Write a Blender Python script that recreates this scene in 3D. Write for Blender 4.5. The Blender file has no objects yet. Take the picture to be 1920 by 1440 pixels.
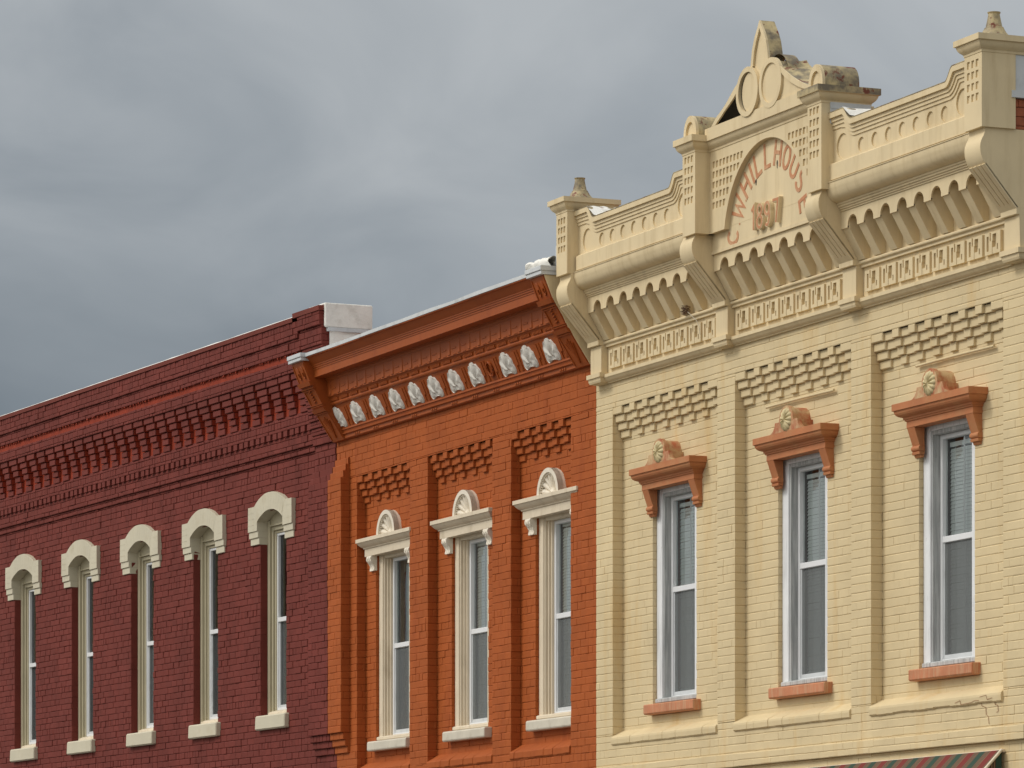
import bpy, bmesh, math, random
from mathutils import Vector, noise
R = math.radians
random.seed(7)

# ------------------------------------------------------------------ camera
sc = bpy.context.scene
COL = sc.collection
cam = bpy.data.cameras.new('camera')
camo = bpy.data.objects.new('camera', cam)
COL.objects.link(camo)
PHI = 66.98878
camo.location = (36.5265, -16.3208, 1.6)
camo.rotation_euler = (R(90), 0, R(PHI))
cam.sensor_width = 36.0
cam.lens = 159.375
cam.shift_y = 0.578125
cam.clip_start = 0.5
cam.clip_end = 2000
sc.camera = camo

# ------------------------------------------------------------------ light
SUN_AZ_VEC = Vector((-0.34, -0.90, 0.95)).normalized()     # towards the sun, behind thin cloud over the street
sun = bpy.data.lights.new('sun', 'SUN')
sun.energy = 1.5
sun.angle = R(16)
sun.color = (1.0, 0.955, 0.89)
suno = bpy.data.objects.new('sun', sun)
COL.objects.link(suno)
suno.rotation_euler = SUN_AZ_VEC.to_track_quat('Z', 'Y').to_euler()
suno.location = (0, -20, 30)

world = bpy.data.worlds.new('World')
sc.world = world
world.use_nodes = True
nt = world.node_tree
nt.nodes.clear()


def N(tree, typ, **kw):
    n = tree.nodes.new(typ)
    for k, v in kw.items():
        if k.startswith('i_'):
            key = k[2:]
            n.inputs[int(key) if key.isdigit() else key.replace('_', ' ')].default_value = v
        else:
            setattr(n, k, v)
    return n


def ln(tree, a, ao, b, bi):
    tree.links.new(a.outputs[ao], b.inputs[bi])


def ramp(tree, stops, interp='LINEAR'):
    n = tree.nodes.new('ShaderNodeValToRGB')
    n.color_ramp.interpolation = interp
    el = n.color_ramp.elements
    el[0].position, el[0].color = stops[0][0], (*stops[0][1], 1)
    el[1].position, el[1].color = stops[1][0], (*stops[1][1], 1)
    for p, c in stops[2:]:
        e = el.new(p)
        e.color = (*c, 1)
    return n


# an overcast sky: Nishita daylight almost wholly covered by a cloud deck that is thin (bright)
# over the street and heavy (dark) low in the west
sky = N(nt, 'ShaderNodeTexSky', sky_type='NISHITA', sun_disc=False)
sky.sun_elevation = math.asin(SUN_AZ_VEC.z)
sky.sun_rotation = math.atan2(SUN_AZ_VEC.x, SUN_AZ_VEC.y)
tc = N(nt, 'ShaderNodeTexCoord')
mp = N(nt, 'ShaderNodeMapping')
mp.inputs['Scale'].default_value = (13, 13, 22)
mp.inputs['Location'].default_value = (19.97, 13.49, 3.64)
ln(nt, tc, 'Generated', mp, 'Vector')
n1 = N(nt, 'ShaderNodeTexNoise', i_Scale=1.0, i_Detail=5.0, i_Roughness=0.5, i_Distortion=0.6)
ln(nt, mp, 0, n1, 'Vector')


def dotv(vec, bias, gain):
    d = N(nt, 'ShaderNodeVectorMath', operation='DOT_PRODUCT')
    ln(nt, tc, 'Generated', d, 0)
    d.inputs[1].default_value = vec
    m = N(nt, 'ShaderNodeMath', operation='MULTIPLY_ADD')
    nt.links.new(d.outputs['Value'], m.inputs[0])
    m.inputs[1].default_value = gain
    m.inputs[2].default_value = bias
    return m


north = Vector((math.cos(R(PHI)), math.sin(R(PHI)), 0))
g1 = dotv(north, 0.0, 0.9)               # a little lighter towards the north end of the bank
g2 = dotv(Vector((0, 0, 1)), -0.93, 6.6)    # the bank is heaviest low down
nn = N(nt, 'ShaderNodeMath', operation='MULTIPLY_ADD')
ln(nt, n1, 'Fac', nn, 0)
nn.inputs[1].default_value = 1.35
nn.inputs[2].default_value = -0.25
s1 = N(nt, 'ShaderNodeMath', operation='ADD')
ln(nt, g1, 0, s1, 0)
ln(nt, g2, 0, s1, 1)
s2 = N(nt, 'ShaderNodeMath', operation='ADD')
ln(nt, s1, 0, s2, 0)
ln(nt, nn, 0, s2, 1)
cr = ramp(nt, [(0.0, (0.182, 0.212, 0.242)), (1.0, (0.455, 0.480, 0.498)), (0.5, (0.318, 0.348, 0.375))])
ln(nt, s2, 0, cr, 0)
# the thin bright part of the deck around the sun and overhead
d3 = dotv(Vector((-0.05, -0.85, 0.95)).normalized(), -0.22, 1.15)
d3.use_clamp = True
br = N(nt, 'ShaderNodeMix', data_type='RGBA')
ln(nt, d3, 0, br, 'Factor')
nt.links.new(cr.outputs[0], br.inputs[6])
br.inputs[7].default_value = (1.45, 1.42, 1.34, 1)
skys = N(nt, 'ShaderNodeVectorMath', operation='SCALE')
ln(nt, sky, 0, skys, 0)
skys.inputs['Scale'].default_value = 0.08
mx = N(nt, 'ShaderNodeMix', data_type='RGBA')
mx.inputs[0].default_value = 0.93
nt.links.new(skys.outputs[0], mx.inputs[6])
nt.links.new(br.outputs[2], mx.inputs[7])
bg = N(nt, 'ShaderNodeBackground', i_Strength=1.0)
nt.links.new(mx.outputs[2], bg.inputs[0])
wo = N(nt, 'ShaderNodeOutputWorld')
ln(nt, bg, 0, wo, 0)

vs = sc.view_settings
vs.view_transform = 'Standard'
vs.look = 'None'
vs.exposure = 0.0
vs.gamma = 1.0
vs.use_curve_mapping = False


# ------------------------------------------------------------------ materials
def pmat(name, col, rough=0.6, var=0.10, nscale=3.0, bump=0.12, bscale=70.0, tint=0.0, spec=0.5,
         stain=None, stain_amt=0.0, stain_scale=(6, 6, 0.7), stain_lo=0.52, stain_hi=0.72, chip=None, chip_th=0.72, chip_scale=9.0,
         chip_stretch=(1, 1, 1), bdist=0.004):
    m = bpy.data.materials.new(name)
    m.use_nodes = True
    t = m.node_tree
    b = t.nodes['Principled BSDF']
    b.inputs['Roughness'].default_value = rough
    b.inputs['Specular IOR Level'].default_value = spec
    co = N(t, 'ShaderNodeTexCoord')
    geo = N(t, 'ShaderNodeNewGeometry')
    n = N(t, 'ShaderNodeTexNoise', i_Scale=nscale, i_Detail=6.0, i_Roughness=0.6)
    ln(t, geo, 'Position', n, 'Vector')
    r = ramp(t, [(0.3, tuple(c * (1 - var) for c in col)), (0.7, tuple(min(1, c * (1 + var)) for c in col))])
    ln(t, n, 'Fac', r, 0)
    last = (r, 0)
    if tint:
        at = N(t, 'ShaderNodeAttribute', attribute_name='tint')
        ma = N(t, 'ShaderNodeMath', operation='MULTIPLY_ADD')
        ln(t, at, 'Fac', ma, 0)
        ma.inputs[1].default_value = 2 * tint
        ma.inputs[2].default_value = 1 - tint
        vm = N(t, 'ShaderNodeVectorMath', operation='SCALE')
        t.links.new(last[0].outputs[last[1]], vm.inputs[0])
        ln(t, ma, 0, vm, 'Scale')
        last = (vm, 0)
    if stain:
        mpn = N(t, 'ShaderNodeMapping')
        mpn.inputs['Scale'].default_value = stain_scale
        ln(t, geo, 'Position', mpn, 'Vector')
        n2 = N(t, 'ShaderNodeTexNoise', i_Scale=1.0, i_Detail=8.0, i_Roughness=0.62)
        ln(t, mpn, 0, n2, 'Vector')
        r2 = ramp(t, [(stain_lo, (0, 0, 0)), (stain_hi, (stain_amt,) * 3)])
        ln(t, n2, 'Fac', r2, 0)
        mi = N(t, 'ShaderNodeMix', data_type='RGBA')
        ln(t, r2, 0, mi, 0)
        t.links.new(last[0].outputs[last[1]], mi.inputs[6])
        mi.inputs[7].default_value = (*stain, 1)
        last = (mi, 2)
    if chip:
        mpn = N(t, 'ShaderNodeMapping')
        mpn.inputs['Scale'].default_value = tuple(chip_scale * s for s in chip_stretch)
        ln(t, geo, 'Position', mpn, 'Vector')
        n3 = N(t, 'ShaderNodeTexNoise', i_Scale=1.0, i_Detail=9.0, i_Roughness=0.7)
        ln(t, mpn, 0, n3, 'Vector')
        r3 = ramp(t, [(chip_th, (0, 0, 0)), (chip_th + 0.035, (1, 1, 1))])
        ln(t, n3, 'Fac', r3, 0)
        mi = N(t, 'ShaderNodeMix', data_type='RGBA')
        ln(t, r3, 0, mi, 0)
        t.links.new(last[0].outputs[last[1]], mi.inputs[6])
        mi.inputs[7].default_value = (*chip, 1)
        last = (mi, 2)
    t.links.new(last[0].outputs[last[1]], b.inputs['Base Color'])
    if bump:
        nb = N(t, 'ShaderNodeTexNoise', i_Scale=bscale, i_Detail=4.0, i_Roughness=0.6)
        ln(t, geo, 'Position', nb, 'Vector')
        bn = N(t, 'ShaderNodeBump', i_Strength=bump, i_Distance=bdist)
        ln(t, nb, 'Fac', bn, 'Height')
        ln(t, bn, 0, b, 'Normal')
    return m


CREAM = (0.66, 0.505, 0.285)
M = {}
M['cream_brick'] = pmat('cream_painted_brick', (0.66, 0.535, 0.325), 0.75, 0.07, 1.6, 0.35, 40, spec=0.15, tint=0.025,
                        stain=(0.60, 0.39, 0.15), stain_amt=0.6, stain_scale=(3.2, 3.2, 0.55), stain_lo=0.54, stain_hi=0.74,
                        chip=(0.20, 0.15, 0.09), chip_th=0.735, chip_scale=16, bdist=0.005)
M['cream_metal'] = pmat('cream_painted_metal', (0.71, 0.58, 0.365), 0.6, 0.07, 2.2, 0.10, 18, spec=0.15,
                        stain=(0.44, 0.32, 0.16), stain_amt=0.45, stain_scale=(9, 9, 1.1), stain_lo=0.50, stain_hi=0.75, bdist=0.006,
                        chip=(0.30, 0.13, 0.04), chip_th=0.715, chip_scale=11)
M['cream_rust'] = pmat('weathered_rusty_cream_metal', (0.50, 0.40, 0.21), 0.62, 0.22, 6, 0.3, 40,
                       stain=(0.15, 0.125, 0.09), stain_amt=0.92, stain_scale=(7, 7, 7), stain_lo=0.40, stain_hi=0.60,
                       chip=(0.16, 0.042, 0.016), chip_th=0.56, chip_scale=8)
M['orange_brick'] = pmat('orange_painted_brick', (0.37, 0.092, 0.022), 0.7, 0.09, 1.8, 0.3, 45, spec=0.15, tint=0.06,
                         stain=(0.27, 0.055, 0.014), stain_amt=0.45, stain_scale=(4, 4, 0.7), bdist=0.004)
M['orange_metal'] = pmat('orange_painted_metal', (0.34, 0.078, 0.014), 0.55, 0.08, 2.5, 0.12, 20, spec=0.25,
                         stain=(0.25, 0.048, 0.010), stain_amt=0.5, stain_scale=(6, 6, 2.0), bdist=0.006)
M['red_brick'] = pmat('dark_red_painted_brick', (0.165, 0.036, 0.027), 0.7, 0.10, 1.5, 0.35, 45, spec=0.15, tint=0.10,
                      stain=(0.10, 0.020, 0.014), stain_amt=0.5, stain_scale=(3, 3, 1.0), bdist=0.005)
M['red_metal'] = pmat('dark_red_painted_coping', (0.17, 0.040, 0.028), 0.6, 0.10, 3, 0.15, 25, spec=0.15)
M['red_strip'] = pmat('bright_red_band_and_bounce', (0.27, 0.040, 0.018), 0.7, 0.2, 6, 0.3, 60, spec=0.15)  # the band's own bright red; in the corbel gaps, bounced light painted in
M['terracotta'] = pmat('salmon_painted_stone', (0.46, 0.165, 0.06), 0.7, 0.10, 4, 0.2, 45,
                       stain=(0.52, 0.30, 0.13), stain_amt=0.35, stain_scale=(7, 7, 7), stain_lo=0.48, stain_hi=0.7)
M['terra_worn'] = pmat('worn_salmon_paint', (0.42, 0.13, 0.055), 0.7, 0.15, 6, 0.3, 50,
                       stain=(0.58, 0.42, 0.22), stain_amt=0.9, stain_scale=(11, 11, 8), stain_lo=0.38, stain_hi=0.60)
M['salmon_sill'] = pmat('flaking_salmon_sill', (0.52, 0.20, 0.095), 0.75, 0.15, 6, 0.3, 60,
                        stain=(0.55, 0.37, 0.22), stain_amt=0.6, stain_scale=(60, 60, 5), stain_lo=0.48, stain_hi=0.62)
M['letters'] = pmat('salmon_sign_paint', (0.52, 0.225, 0.105), 0.7, 0.12, 8, 0.1, 60,
                    stain=(0.64, 0.50, 0.30), stain_amt=0.5, stain_scale=(16, 16, 16), stain_lo=0.48, stain_hi=0.70)
M['rosette'] = pmat('pale_yellow_rosette', (0.58, 0.48, 0.26), 0.6, 0.12, 14, 0.25, 60,
                    stain=(0.25, 0.17, 0.07), stain_amt=0.4, stain_scale=(25, 25, 25))
M['white_wood'] = pmat('peeling_white_wood', (0.76, 0.77, 0.78), 0.6, 0.06, 4, 0.2, 60,
                       stain=(0.42, 0.43, 0.43), stain_amt=0.6, stain_scale=(40, 40, 2.2), stain_lo=0.5, stain_hi=0.7,
                       chip=(0.20, 0.195, 0.185), chip_th=0.66, chip_scale=9, chip_stretch=(5, 5, 0.7))
M['grey_wood'] = pmat('weathered_grey_white_wood', (0.50, 0.51, 0.50), 0.7, 0.12, 4, 0.25, 60,
                      stain=(0.30, 0.31, 0.31), stain_amt=0.9, stain_scale=(50, 50, 2.5), stain_lo=0.42, stain_hi=0.62,
                      chip=(0.14, 0.14, 0.135), chip_th=0.63, chip_scale=8, chip_stretch=(6, 6, 0.6))
M['vinyl'] = pmat('white_vinyl_sash', (0.76, 0.77, 0.78), 0.35, 0.03, 5, 0.0)
M['trim_cream'] = pmat('ivory_painted_trim', (0.70, 0.60, 0.45), 0.6, 0.06, 3, 0.12, 50,
                       stain=(0.42, 0.33, 0.21), stain_amt=0.45, stain_scale=(8, 8, 3))
M['trim_white'] = pmat('off_white_plaster_ornament', (0.76, 0.69, 0.57), 0.6, 0.06, 4, 0.15, 60,
                       stain=(0.42, 0.35, 0.24), stain_amt=0.4, stain_scale=(9, 9, 9))
M['shell_white'] = pmat('glossy_white_shell_ornament', (0.72, 0.69, 0.63), 0.3, 0.08, 6, 0.05, 40)
M['hood_cream'] = pmat('cream_painted_masonry', (0.58, 0.53, 0.40), 0.6, 0.07, 3, 0.4, 35, tint=0.04,
                       stain=(0.40, 0.34, 0.22), stain_amt=0.4, stain_scale=(6, 6, 6), bdist=0.005)
M['stone_sill'] = pmat('painted_stone_sill', (0.60, 0.55, 0.45), 0.65, 0.08, 5, 0.35, 45,
                       stain=(0.38, 0.33, 0.25), stain_amt=0.5, stain_scale=(8, 8, 8),
                       chip=(0.12, 0.10, 0.08), chip_th=0.70, chip_scale=12)
M['red_trim'] = pmat('olive_cream_window_trim', (0.46, 0.41, 0.28), 0.5, 0.06, 3, 0.1, 50)
M['flashing'] = pmat('galvanised_flashing', (0.58, 0.60, 0.61), 0.5, 0.08, 5, 0.1, 15, spec=0.6,
                     stain=(0.30, 0.31, 0.30), stain_amt=0.5, stain_scale=(8, 8, 4))
M['membrane'] = pmat('white_roof_membrane', (0.84, 0.82, 0.76), 0.6, 0.08, 4, 0.6, 9,
                     stain=(0.35, 0.32, 0.26), stain_amt=0.4, stain_scale=(7, 7, 7), bdist=0.02)
M['dark'] = pmat('dark_interior', (0.035, 0.035, 0.034), 0.9, 0.2, 3, 0.0)
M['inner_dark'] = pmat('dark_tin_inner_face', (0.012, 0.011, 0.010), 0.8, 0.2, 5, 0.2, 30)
M['blind'] = pmat('white_blind_slat', (0.86, 0.90, 0.90), 0.5, 0.03, 4, 0.0)
M['raw_brick'] = pmat('bare_red_brick', (0.30, 0.085, 0.035), 0.8, 0.3, 9, 0.5, 60, tint=0.25)
M['crack'] = pmat('red_dust_in_crack', (0.30, 0.14, 0.07), 0.9, 0.3, 20, 0.0)
M['mortar'] = pmat('grey_mortar', (0.16, 0.15, 0.15), 0.9, 0.2, 20, 0.4, 80)
M['roof'] = pmat('grey_flat_roof', (0.20, 0.20, 0.20), 0.9, 0.15, 2, 0.3, 30)
M['nest'] = pmat('dry_straw', (0.16, 0.09, 0.05), 0.9, 0.3, 30, 0.3, 80)
M['string'] = pmat('pale_string', (0.55, 0.50, 0.40), 0.8, 0.1, 30, 0.0)
M['road'] = pmat('asphalt', (0.055, 0.055, 0.057), 0.9, 0.2, 3, 0.5, 120)
M['walk'] = pmat('concrete_pavement', (0.20, 0.195, 0.18), 0.85, 0.12, 2, 0.4, 80)
M['kerb'] = pmat('concrete_kerb', (0.26, 0.25, 0.23), 0.85, 0.12, 3, 0.4, 80)
M['ground'] = pmat('dry_earth_ground', (0.16, 0.14, 0.10), 0.95, 0.2, 0.3, 0.4, 10)
M['line'] = pmat('yellow_road_paint', (0.55, 0.38, 0.06), 0.7, 0.15, 6, 0.2, 80)


def glass_mat(name, tintc, refl=1.0):
    m = bpy.data.materials.new(name)
    m.use_nodes = True
    t = m.node_tree
    t.nodes.clear()
    o = N(t, 'ShaderNodeOutputMaterial')
    tr = N(t, 'ShaderNodeBsdfTransparent')
    tr.inputs[0].default_value = (*tintc, 1)
    gl = N(t, 'ShaderNodeBsdfGlossy')
    gl.inputs['Roughness'].default_value = 0.02
    geo = N(t, 'ShaderNodeNewGeometry')
    nb = N(t, 'ShaderNodeTexNoise', i_Scale=2.2, i_Detail=2.0)
    ln(t, geo, 'Position', nb, 'Vector')
    bn = N(t, 'ShaderNodeBump', i_Strength=0.12, i_Distance=0.02)
    ln(t, nb, 'Fac', bn, 'Height')
    ln(t, bn, 0, gl, 'Normal')
    fr = N(t, 'ShaderNodeFresnel', i_IOR=1.5)
    mu = N(t, 'ShaderNodeMath', operation='MULTIPLY')
    ln(t, fr, 0, mu, 0)
    mu.inputs[1].default_value = 1.6 * refl
    mu.use_clamp = True
    mi = N(t, 'ShaderNodeMixShader')
    ln(t, mu, 0, mi, 0)
    ln(t, tr, 0, mi, 1)
    ln(t, gl, 0, mi, 2)
    ln(t, mi, 0, o, 0)
    return m


M['glass'] = glass_mat('window_glass', (0.93, 0.97, 0.955), 1.15)
M['glass_dark'] = glass_mat('dull_window_glass', (0.62, 0.68, 0.64), 0.85)


def screen_mat(name='insect_screen_mesh', c=(0.20, 0.21, 0.21)):
    m = bpy.data.materials.new(name)
    m.use_nodes = True
    t = m.node_tree
    t.nodes.clear()
    o = N(t, 'ShaderNodeOutputMaterial')
    tr = N(t, 'ShaderNodeBsdfTransparent')
    df = N(t, 'ShaderNodeBsdfDiffuse')
    df.inputs[0].default_value = (*c, 1)
    mi = N(t, 'ShaderNodeMixShader')
    mi.inputs[0].default_value = 0.55
    ln(t, tr, 0, mi, 1)
    ln(t, df, 0, mi, 2)
    ln(t, mi, 0, o, 0)
    return m


M['screen'] = screen_mat()
M['screen_dark'] = screen_mat('dark_screen_mesh', (0.085, 0.09, 0.09))


def awning_mat():
    m = bpy.data.materials.new('striped_awning_canvas')
    m.use_nodes = True
    t = m.node_tree
    b = t.nodes['Principled BSDF']
    b.inputs['Roughness'].default_value = 0.85
    uv = N(t, 'ShaderNodeAttribute', attribute_name='stripe')
    fr = N(t, 'ShaderNodeMath', operation='FRACT')
    ln(t, uv, 'Fac', fr, 0)
    red, green, tan, dk = (0.165, 0.016, 0.012), (0.018, 0.05, 0.032), (0.20, 0.115, 0.06), (0.035, 0.02, 0.014)
    st = [(0.0, red), (0.27, dk)]
    x = 0.27
    k = 0
    while x < 0.5:
        st.append((x + 0.012, tan if k % 2 == 0 else dk))
        x += 0.033
        k += 1
    st.append((0.5, green))
    x = 0.75
    st.append((0.75, dk))
    k = 0
    while x < 0.98:
        st.append((x + 0.012, tan if k % 2 == 0 else dk))
        x += 0.033
        k += 1
    r = ramp(t, st, 'CONSTANT')
    ln(t, fr, 0, r, 0)
    ln(t, r, 0, b, 'Base Color')
    return m


M['awning'] = awning_mat()


# ------------------------------------------------------------------ mesh helpers (local frame: x along the street, p out of the wall (= -y), z up)
class MB:
    def __init__(s):
        s.v = []
        s.f = []
        s.t = []
        s.m = []
        s.cm = 0

    def quadv(s, *pts, t=0.5):
        i = len(s.v)
        s.v.extend(pts)
        s.f.append(tuple(range(i, i + len(pts))))
        s.t.append(t)
        s.m.append(s.cm)

    def q(s, *pts, t=0.5):           # points given as (x, p, z)
        s.quadv(*[(a, -b, c) for a, b, c in pts], t=t)

    def box(s, x0, x1, p0, p1, z0, z1, t=0.5):
        A = [(x, -p, z) for x in (x0, x1) for p in (p0, p1) for z in (z0, z1)]
        i = len(s.v)
        s.v.extend(A)
        for f in ((0, 1, 3, 2), (4, 6, 7, 5), (0, 4, 5, 1), (2, 3, 7, 6), (0, 2, 6, 4), (1, 5, 7, 3)):
            s.f.append(tuple(i + k for k in f))
            s.t.append(t)
            s.m.append(s.cm)

    def bbox(s, x0, x1, p0, p1, z0, z1, b=0.004, t=0.5):
        """box with chamfered front edges"""
        s.ring([(x0, x1, z0, z1, p0), (x0, x1, z0, z1, p1 - b), (x0 + b, x1 - b, z0 + b, z1 - b, p1)], t)

    def ring(s, levels, t=0.5):
        i = len(s.v)
        for x0, x1, z0, z1, p in levels:
            s.v.extend([(x0, -p, z0), (x1, -p, z0), (x1, -p, z1), (x0, -p, z1)])
        n = len(levels)
        for k in range(n - 1):
            for j in range(4):
                a = i + 4 * k + j
                b = i + 4 * k + (j + 1) % 4
                s.f.append((a, b, b + 4, a + 4))
                s.t.append(t)
                s.m.append(s.cm)
        e = i + 4 * (n - 1)
        s.f.append((e, e + 1, e + 2, e + 3))
        s.t.append(t)
        s.m.append(s.cm)

    def extr(s, prof, x0, x1, caps=True, t=0.5):
        """closed (p,z) outline pushed along x"""
        i = len(s.v)
        n = len(prof)
        s.v.extend([(x0, -p, z) for p, z in prof])
        s.v.extend([(x1, -p, z) for p, z in prof])
        for k in range(n):
            j = (k + 1) % n
            s.f.append((i + k, i + j, i + n + j, i + n + k))
            s.t.append(t)
            s.m.append(s.cm)
        if caps:
            s.f.append(tuple(range(i, i + n)))
            s.f.append(tuple(range(i + n, i + 2 * n)))
            s.t += [t, t]
            s.m += [s.cm, s.cm]

    def prism(s, poly, pf, pb, t=0.5):
        """closed (x,z) outline pushed along p"""
        i = len(s.v)
        n = len(poly)
        s.v.extend([(x, -pf, z) for x, z in poly])
        s.v.extend([(x, -pb, z) for x, z in poly])
        for k in range(n):
            j = (k + 1) % n
            s.f.append((i + k, i + j, i + n + j, i + n + k))
            s.t.append(t)
            s.m.append(s.cm)
        s.f.append(tuple(range(i, i + n)))
        s.f.append(tuple(range(i + n, i + 2 * n)))
        s.t += [t, t]
        s.m += [s.cm, s.cm]

    def cap(s, x0, x1, p0, p1, prof, back=False, t=0.5):
        """mitred moulding round a rectangle: prof = (offset, z)"""
        i = len(s.v)
        for o, z in prof:
            pb = p0 - (o if back else 0)
            s.v.extend([(x0 - o, -pb, z), (x1 + o, -pb, z), (x1 + o, -(p1 + o), z), (x0 - o, -(p1 + o), z)])
        n = len(prof)
        for k in range(n - 1):
            for j in range(4):
                a = i + 4 * k + j
                b = i + 4 * k + (j + 1) % 4
                s.f.append((a, b, b + 4, a + 4))
                s.t.append(t)
                s.m.append(s.cm)
        s.f.append((i, i + 1, i + 2, i + 3))
        e = i + 4 * (n - 1)
        s.f.append((e, e + 1, e + 2, e + 3))
        s.t += [t, t]
        s.m += [s.cm, s.cm]

    def lathe(s, cx, cp, prof, n=20, wob=0.0):
        i = len(s.v)
        for r, z in prof:
            for k in range(n):
                a = 2 * math.pi * k / n
                rr = r * (1 + wob * noise.noise(Vector((math.cos(a) * 1.7, math.sin(a) * 1.7, z * 9))))
                s.v.append((cx + rr * math.cos(a), -cp + rr * math.sin(a), z))
        for j in range(len(prof) - 1):
            for k in range(n):
                a = i + j * n + k
                b = i + j * n + (k + 1) % n
                s.f.append((a, b, b + n, a + n))
                s.t.append(0.5)
                s.m.append(s.cm)
        s.f.append(tuple(range(i, i + n)))
        e = i + (len(prof) - 1) * n
        s.f.append(tuple(range(e, e + n)))
        s.t += [0.5, 0.5]
        s.m += [s.cm, s.cm]

    def colplate(s, xs, bot, top, pf, pb, holes=(), ends=True, topface=True, botface=True, t=0.5):
        """upright plate whose lower and upper edge are functions of x; holes = (x0,x1,lo,hi,ph) are sunk to ph"""
        F = lambda g, x: g(x) if callable(g) else g
        xs = sorted(set([round(x, 5) for x in xs] + [round(h[k], 5) for h in holes for k in (0, 1)]))
        xs = [xs[0]] + [b for a, b in zip(xs, xs[1:]) if b - a > 1e-4]
        for a, b in zip(xs, xs[1:]):
            m = (a + b) / 2
            e = 1e-5
            act = []
            for h in holes:
                if h[0] - 1e-4 <= a and b <= h[1] + 1e-4:
                    lo = max(F(h[2], m), F(bot, m))
                    if F(h[3], m) - lo > 2e-3:
                        act.append((lo, h))
            act.sort(key=lambda k: k[0])
            cur = [F(bot, a + e), F(bot, b - e)]
            if botface:
                s.q((a, pf, cur[0]), (b, pf, cur[1]), (b, pb, cur[1]), (a, pb, cur[0]), t=t)
            for _, h in act:
                l = [max(F(h[2], a + e), cur[0]), max(F(h[2], b - e), cur[1])]
                u = [max(F(h[3], a + e), l[0]), max(F(h[3], b - e), l[1])]
                ph = h[4]
                s.q((a, pf, cur[0]), (b, pf, cur[1]), (b, pf, l[1]), (a, pf, l[0]), t=t)
                s.q((a, ph, l[0]), (b, ph, l[1]), (b, ph, u[1]), (a, ph, u[0]), t=t)
                s.q((a, pf, l[0]), (b, pf, l[1]), (b, ph, l[1]), (a, ph, l[0]), t=t)
                s.q((a, pf, u[0]), (b, pf, u[1]), (b, ph, u[1]), (a, ph, u[0]), t=t)
                if abs(a - h[0]) < 2e-4 and u[0] - l[0] > 1e-4:
                    s.q((a, pf, l[0]), (a, pf, u[0]), (a, ph, u[0]), (a, ph, l[0]), t=t)
                if abs(b - h[1]) < 2e-4 and u[1] - l[1] > 1e-4:
                    s.q((b, pf, l[1]), (b, pf, u[1]), (b, ph, u[1]), (b, ph, l[1]), t=t)
                cur = u
            tt = [F(top, a + e), F(top, b - e)]
            s.q((a, pf, cur[0]), (b, pf, cur[1]), (b, pf, tt[1]), (a, pf, tt[0]), t=t)
            if topface:
                s.q((a, pf, tt[0]), (b, pf, tt[1]), (b, pb, tt[1]), (a, pb, tt[0]), t=t)
        if ends:
            for x, d in ((xs[0], 1e-5), (xs[-1], -1e-5)):
                s.q((x, pf, F(bot, x + d)), (x, pf, F(top, x + d)), (x, pb, F(top, x + d)), (x, pb, F(bot, x + d)), t=t)

    def pgrid(s, xs, zs, P, pb=None, tints=None):
        """relief of rectangular cells; P(i,j) gives each cell's p"""
        nx, nz = len(xs) - 1, len(zs) - 1
        g = [[P(i, j) for j in range(nz)] for i in range(nx)]
        get = lambda i, j: g[i][j] if 0 <= i < nx and 0 <= j < nz else pb
        for i in range(nx):
            for j in range(nz):
                p = g[i][j]
                if p is None:
                    continue
                s.q((xs[i], p, zs[j]), (xs[i + 1], p, zs[j]), (xs[i + 1], p, zs[j + 1]), (xs[i], p, zs[j + 1]))
        for i in range(nx + 1):
            for j in range(nz):
                a, b = get(i - 1, j), get(i, j)
                if a is None or b is None or abs(a - b) < 1e-6:
                    continue
                s.q((xs[i], a, zs[j]), (xs[i], b, zs[j]), (xs[i], b, zs[j + 1]), (xs[i], a, zs[j + 1]))
        for i in range(nx):
            for j in range(nz + 1):
                a, b = get(i, j - 1), get(i, j)
                if a is None or b is None or abs(a - b) < 1e-6:
                    continue
                s.q((xs[i], a, zs[j]), (xs[i + 1], a, zs[j]), (xs[i + 1], b, zs[j]), (xs[i], b, zs[j]))

    def polar(s, fn, nr, nth, closed=True):
        """surface fn(u in 0..1, v in 0..1) -> (x,p,z)"""
        i = len(s.v)
        for a in range(nr + 1):
            for b in range(nth + (0 if closed else 1)):
                x, p, z = fn(a / nr, b / nth)
                s.v.append((x, -p, z))
        w = nth if closed else nth + 1
        for a in range(nr):
            for b in range(nth):
                b2 = (b + 1) % w if closed else b + 1
                s.f.append((i + a * w + b, i + a * w + b2, i + (a + 1) * w + b2, i + (a + 1) * w + b))
                s.t.append(0.5)
                s.m.append(s.cm)

    def tube(s, pts, r, n=8):
        i = len(s.v)
        P = [Vector((x, -p, z)) for x, p, z in pts]
        for k, c in enumerate(P):
            d = (P[min(k + 1, len(P) - 1)] - P[max(k - 1, 0)]).normalized()
            up = Vector((0, 0, 1)) if abs(d.z) < 0.9 else Vector((1, 0, 0))
            a = d.cross(up).normalized()
            b = d.cross(a)
            for j in range(n):
                th = 2 * math.pi * j / n
                s.v.append(tuple(c + a * (r * math.cos(th)) + b * (r * math.sin(th))))
        for k in range(len(P) - 1):
            for j in range(n):
                a0 = i + k * n + j
                b0 = i + k * n + (j + 1) % n
                s.f.append((a0, b0, b0 + n, a0 + n))
                s.t.append(0.5)
                s.m.append(s.cm)
        s.f.append(tuple(range(i, i + n)))
        s.f.append(tuple(range(i + (len(P) - 1) * n, i + len(P) * n)))
        s.t += [0.5, 0.5]
        s.m += [s.cm, s.cm]

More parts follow.
